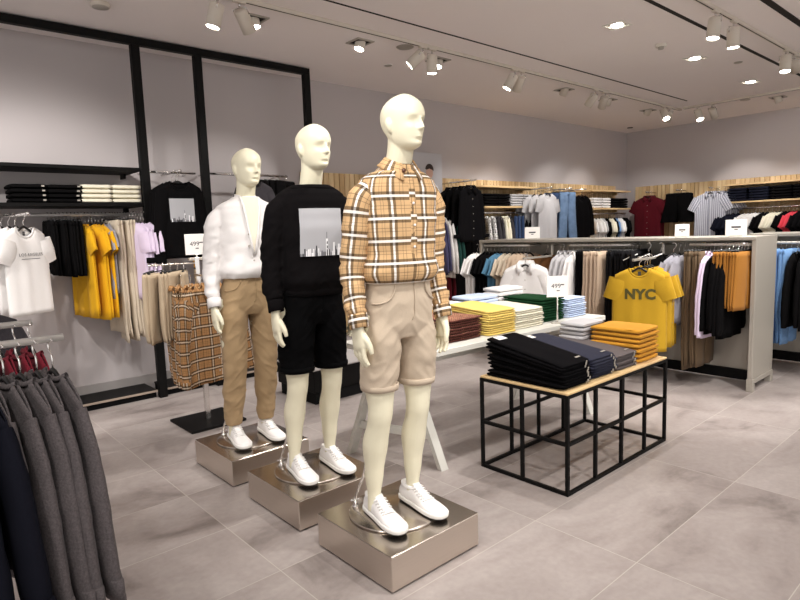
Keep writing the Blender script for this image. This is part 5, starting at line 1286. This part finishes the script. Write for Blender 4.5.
flat(oval(.04, .605, .032, .045, 20), -.0660, M['skin'], 'printed_neck'); flat(oval(.04, .69, .064, .078, 26), -.0668, M['skin'], 'printed_face')
flat(oval(.04, .735, .076, .072, 14, -.25, PI + .25) + [(-.014, .728), (.04, .745), (.094, .728)], -.0676, M['hair'], 'printed_hair')

# ------------------------------------------------------------------ far right wall
def rshelf(y0, y1, z, label):
    r = empty('wall_shelf', (10.98, (y0 + y1) / 2, z - .028)); tag(r, label, 'shelf', 'oak shelves on the right wall')
    MB().box((0, 0, .014), (.36, y1 - y0, .028), .003).build('board', M['woodplain'], r, False)
    for s in (-1, 1): MB().box((.10, s * ((y1 - y0) / 2 - .03), -.03), (.15, .02, .05), .002).build('bracket', M['woodplain'], r, False)
rshelf(1.9, 3.90, 2.025, 'upper oak shelf on the far right wall'); rshelf(1.9, 3.88, 1.735, 'oak shelf with navy jumpers on the far right wall')
for i, (y, nm) in enumerate(((3.69, 'leftmost'), (3.37, 'second'), (3.05, 'third'), (2.73, 'fourth'))):
    stack(jumper(NAVY if i < 2 else BK, .29, .28, .044), 5, (10.96, y, 1.7355), R(-90), .0445, 'navy folded jumpers' if i < 2 else 'black folded jumpers', 'in ' + nm + ' pile on the right wall', 'jumper', 'dark jumpers on the right wall', variants=1)
rail((10.88, 3.86, 1.62), (10.88, 2.2, 1.62), 'rail below the navy jumpers on the far right wall', brk=(.26, 0, 0))
for y, l in ((5.17, 'maroon polo shirts'), (4.62, 'black shorts'), (4.07, 'striped shirts')): arm((11.12, y + .02, 1.985), (10.70, y, 1.99), 'arm carrying the ' + l + ' on the far right wall')
for i, x in enumerate((10.76, 10.87)):
    o = one(make_top('polo_shirt', RED, .245, .76, .22, .034, low=False, collar='shirt', ph=i, mat2=RED), (x, 5.17, 1.985), R(-84), ('maroon polo shirt facing the room on the far right wall', 'maroon polo shirt hanging behind the front one')[i], 'polo shirt', 'maroon polo shirts on the right wall', 'hanger in the ' + ('front', 'rear')[i] + ' maroon polo shirt')
for i, x in enumerate((10.75, 10.86)):
    one(make_pants('hanging_shorts', BK, .24, .50, waist=.205, hemw=.135, thick=.04, gap=.03), (x, 4.62, 1.98), R(-84), ('black shorts facing the room on the far right wall', 'black shorts hanging behind the front pair')[i], 'shorts', 'black shorts on the right wall', 'clip hanger of the ' + ('front', 'rear')[i] + ' black shorts on the right wall', True)
for i, (x, dy) in enumerate(((10.74, 0), (10.86, -.08), (10.97, -.13))):
    one(make_top('striped_shirt', STRP, .24, .76, .23, .034, low=i > 0, collar='shirt', ph=i * .6), (x, 4.07 + dy, 1.985), R(-80), ('grey striped shirt facing the room on the far right wall', 'second striped shirt hanging behind the front one', 'third striped shirt hanging behind the front one')[i], 'shirt', 'striped shirts on the right wall', 'hanger in the ' + ('front', 'second', 'third')[i] + ' striped shirt')
RC = 'on the right wall rail'
for nm, mat, n_, y0, y1 in (('navy t-shirt', NAVY, 4, 3.83, 3.60), ('white t-shirt', WHT, 5, 3.52, 3.30), ('black t-shirt', BK, 2, 3.24, 3.17), ('pale t-shirt', CREAM, 4, 3.12, 2.98), ('black sweater', BK, 2, 2.93, 2.88), ('coral t-shirt', CORAL, 2, 2.83, 2.78), ('charcoal t-shirt', BK2, 3, 2.72, 2.58)):
    run(make_top('sweater' if 'sweater' in nm else 't_shirt', mat, .235, .66, .20, .028, low=True, ph=y0), n_, (10.88, y0, 1.62), (10.88, y1, 1.62), R(-32), nm, RC, 'sweater' if 'sweater' in nm else 't-shirt', nm + 's on the right wall')
# ------------------------------------------------------------------ light
SCALE = 1.0
def spot_light(p, d, e, size, blend, col=(1.0, 0.965, 0.925)):
    l = bpy.data.lights.new('spot_beam', 'SPOT'); l.energy = e * SCALE; l.spot_size = R(size); l.spot_blend = blend; l.shadow_soft_size = 0.045; l.color = col
    o = bpy.data.objects.new('spot_beam', l); COL.objects.link(o); o.location = p; o.rotation_euler = Vector(d).to_track_quat('-Z', 'Y').to_euler()
for s_ in SPOTS: spot_light(*s_)
# beams added without fixtures: some on the tracks' unseen run, others only as fill
for (x, y, ax, ay, az, e, sz) in [
    (0.6, 2.03, 1.75, 2.4, 1.1, 58, 60), (1.2, 1.0, 1.7, 2.2, .9, 60, 70), (0.7, 2.03, 1.6, 3.5, 1.3, 40, 45), (0.2, 3.2, 0.9, 5.6, 1.2, 110, 70),
    (-0.2, 4.12, 1.3, 5.7, .9, 110, 75), (2.6, 2.03, 2.0, 3.4, 1.0, 90, 70), (3.2, 2.03, 3.3, 2.2, .4, 90, 75), (2.4, 0.6, 3.0, 1.6, .3, 110, 85),
    (4.4, .6, 5.2, 2.4, .7, 150, 75), (5.0, 3.0, 5.6, 3.6, 1.0, 60, 90), (5.2, -.2, 5.6, 1.6, .8, 70, 60), (6.6, .4, 6.4, 1.5, .5, 70, 80), (-.6, 1.0, .4, 2.2, .8, 55, 70), (0.6, -0.6, 1.3, 1.2, 0, 90, 100), (3.4, -0.6, 3.8, .8, 0, 90, 100)]:
    spot_light((x, y, 3.0), Vector((ax - x, ay - y, az - 3.0)), e, sz, .6)
w = bpy.data.worlds.new('shop'); S.world = w; w.use_nodes = True
w.node_tree.nodes['Background'].inputs[0].default_value = (1.0, 0.96, 0.93, 1); w.node_tree.nodes['Background'].inputs[1].default_value = 0.86
# ------------------------------------------------------------------ camera
cd = bpy.data.cameras.new('camera'); cd.sensor_width = 36; cd.lens = 587.97 / 800 * 36; cd.clip_start = 0.05; cd.clip_end = 60
cam = bpy.data.objects.new('camera', cd); COL.objects.link(cam)
yaw, pit, rol = R(48.5678), R(6.7615), R(-1.9766)
fw = Vector((math.cos(yaw) * math.cos(pit), math.sin(yaw) * math.cos(pit), -math.sin(pit))); rt = Vector((math.sin(yaw), -math.cos(yaw), 0)); up = rt.cross(fw)
r2 = rt * math.cos(rol) + up * math.sin(rol); u2 = up * math.cos(rol) - rt * math.sin(rol)
mw = Matrix((r2, u2, -fw)).transposed().to_4x4(); mw.translation = (0, 0, 1.45)
cam.matrix_world = mw
S.camera = cam
S.view_settings.view_transform = 'Standard'; S.view_settings.look = 'None'; S.view_settings.gamma = 1.0; S.view_settings.exposure = 0.38; S.view_settings.use_curve_mapping = False
S.cycles.max_bounces = 8; S.cycles.diffuse_bounces = 5; S.cycles.use_denoising = True
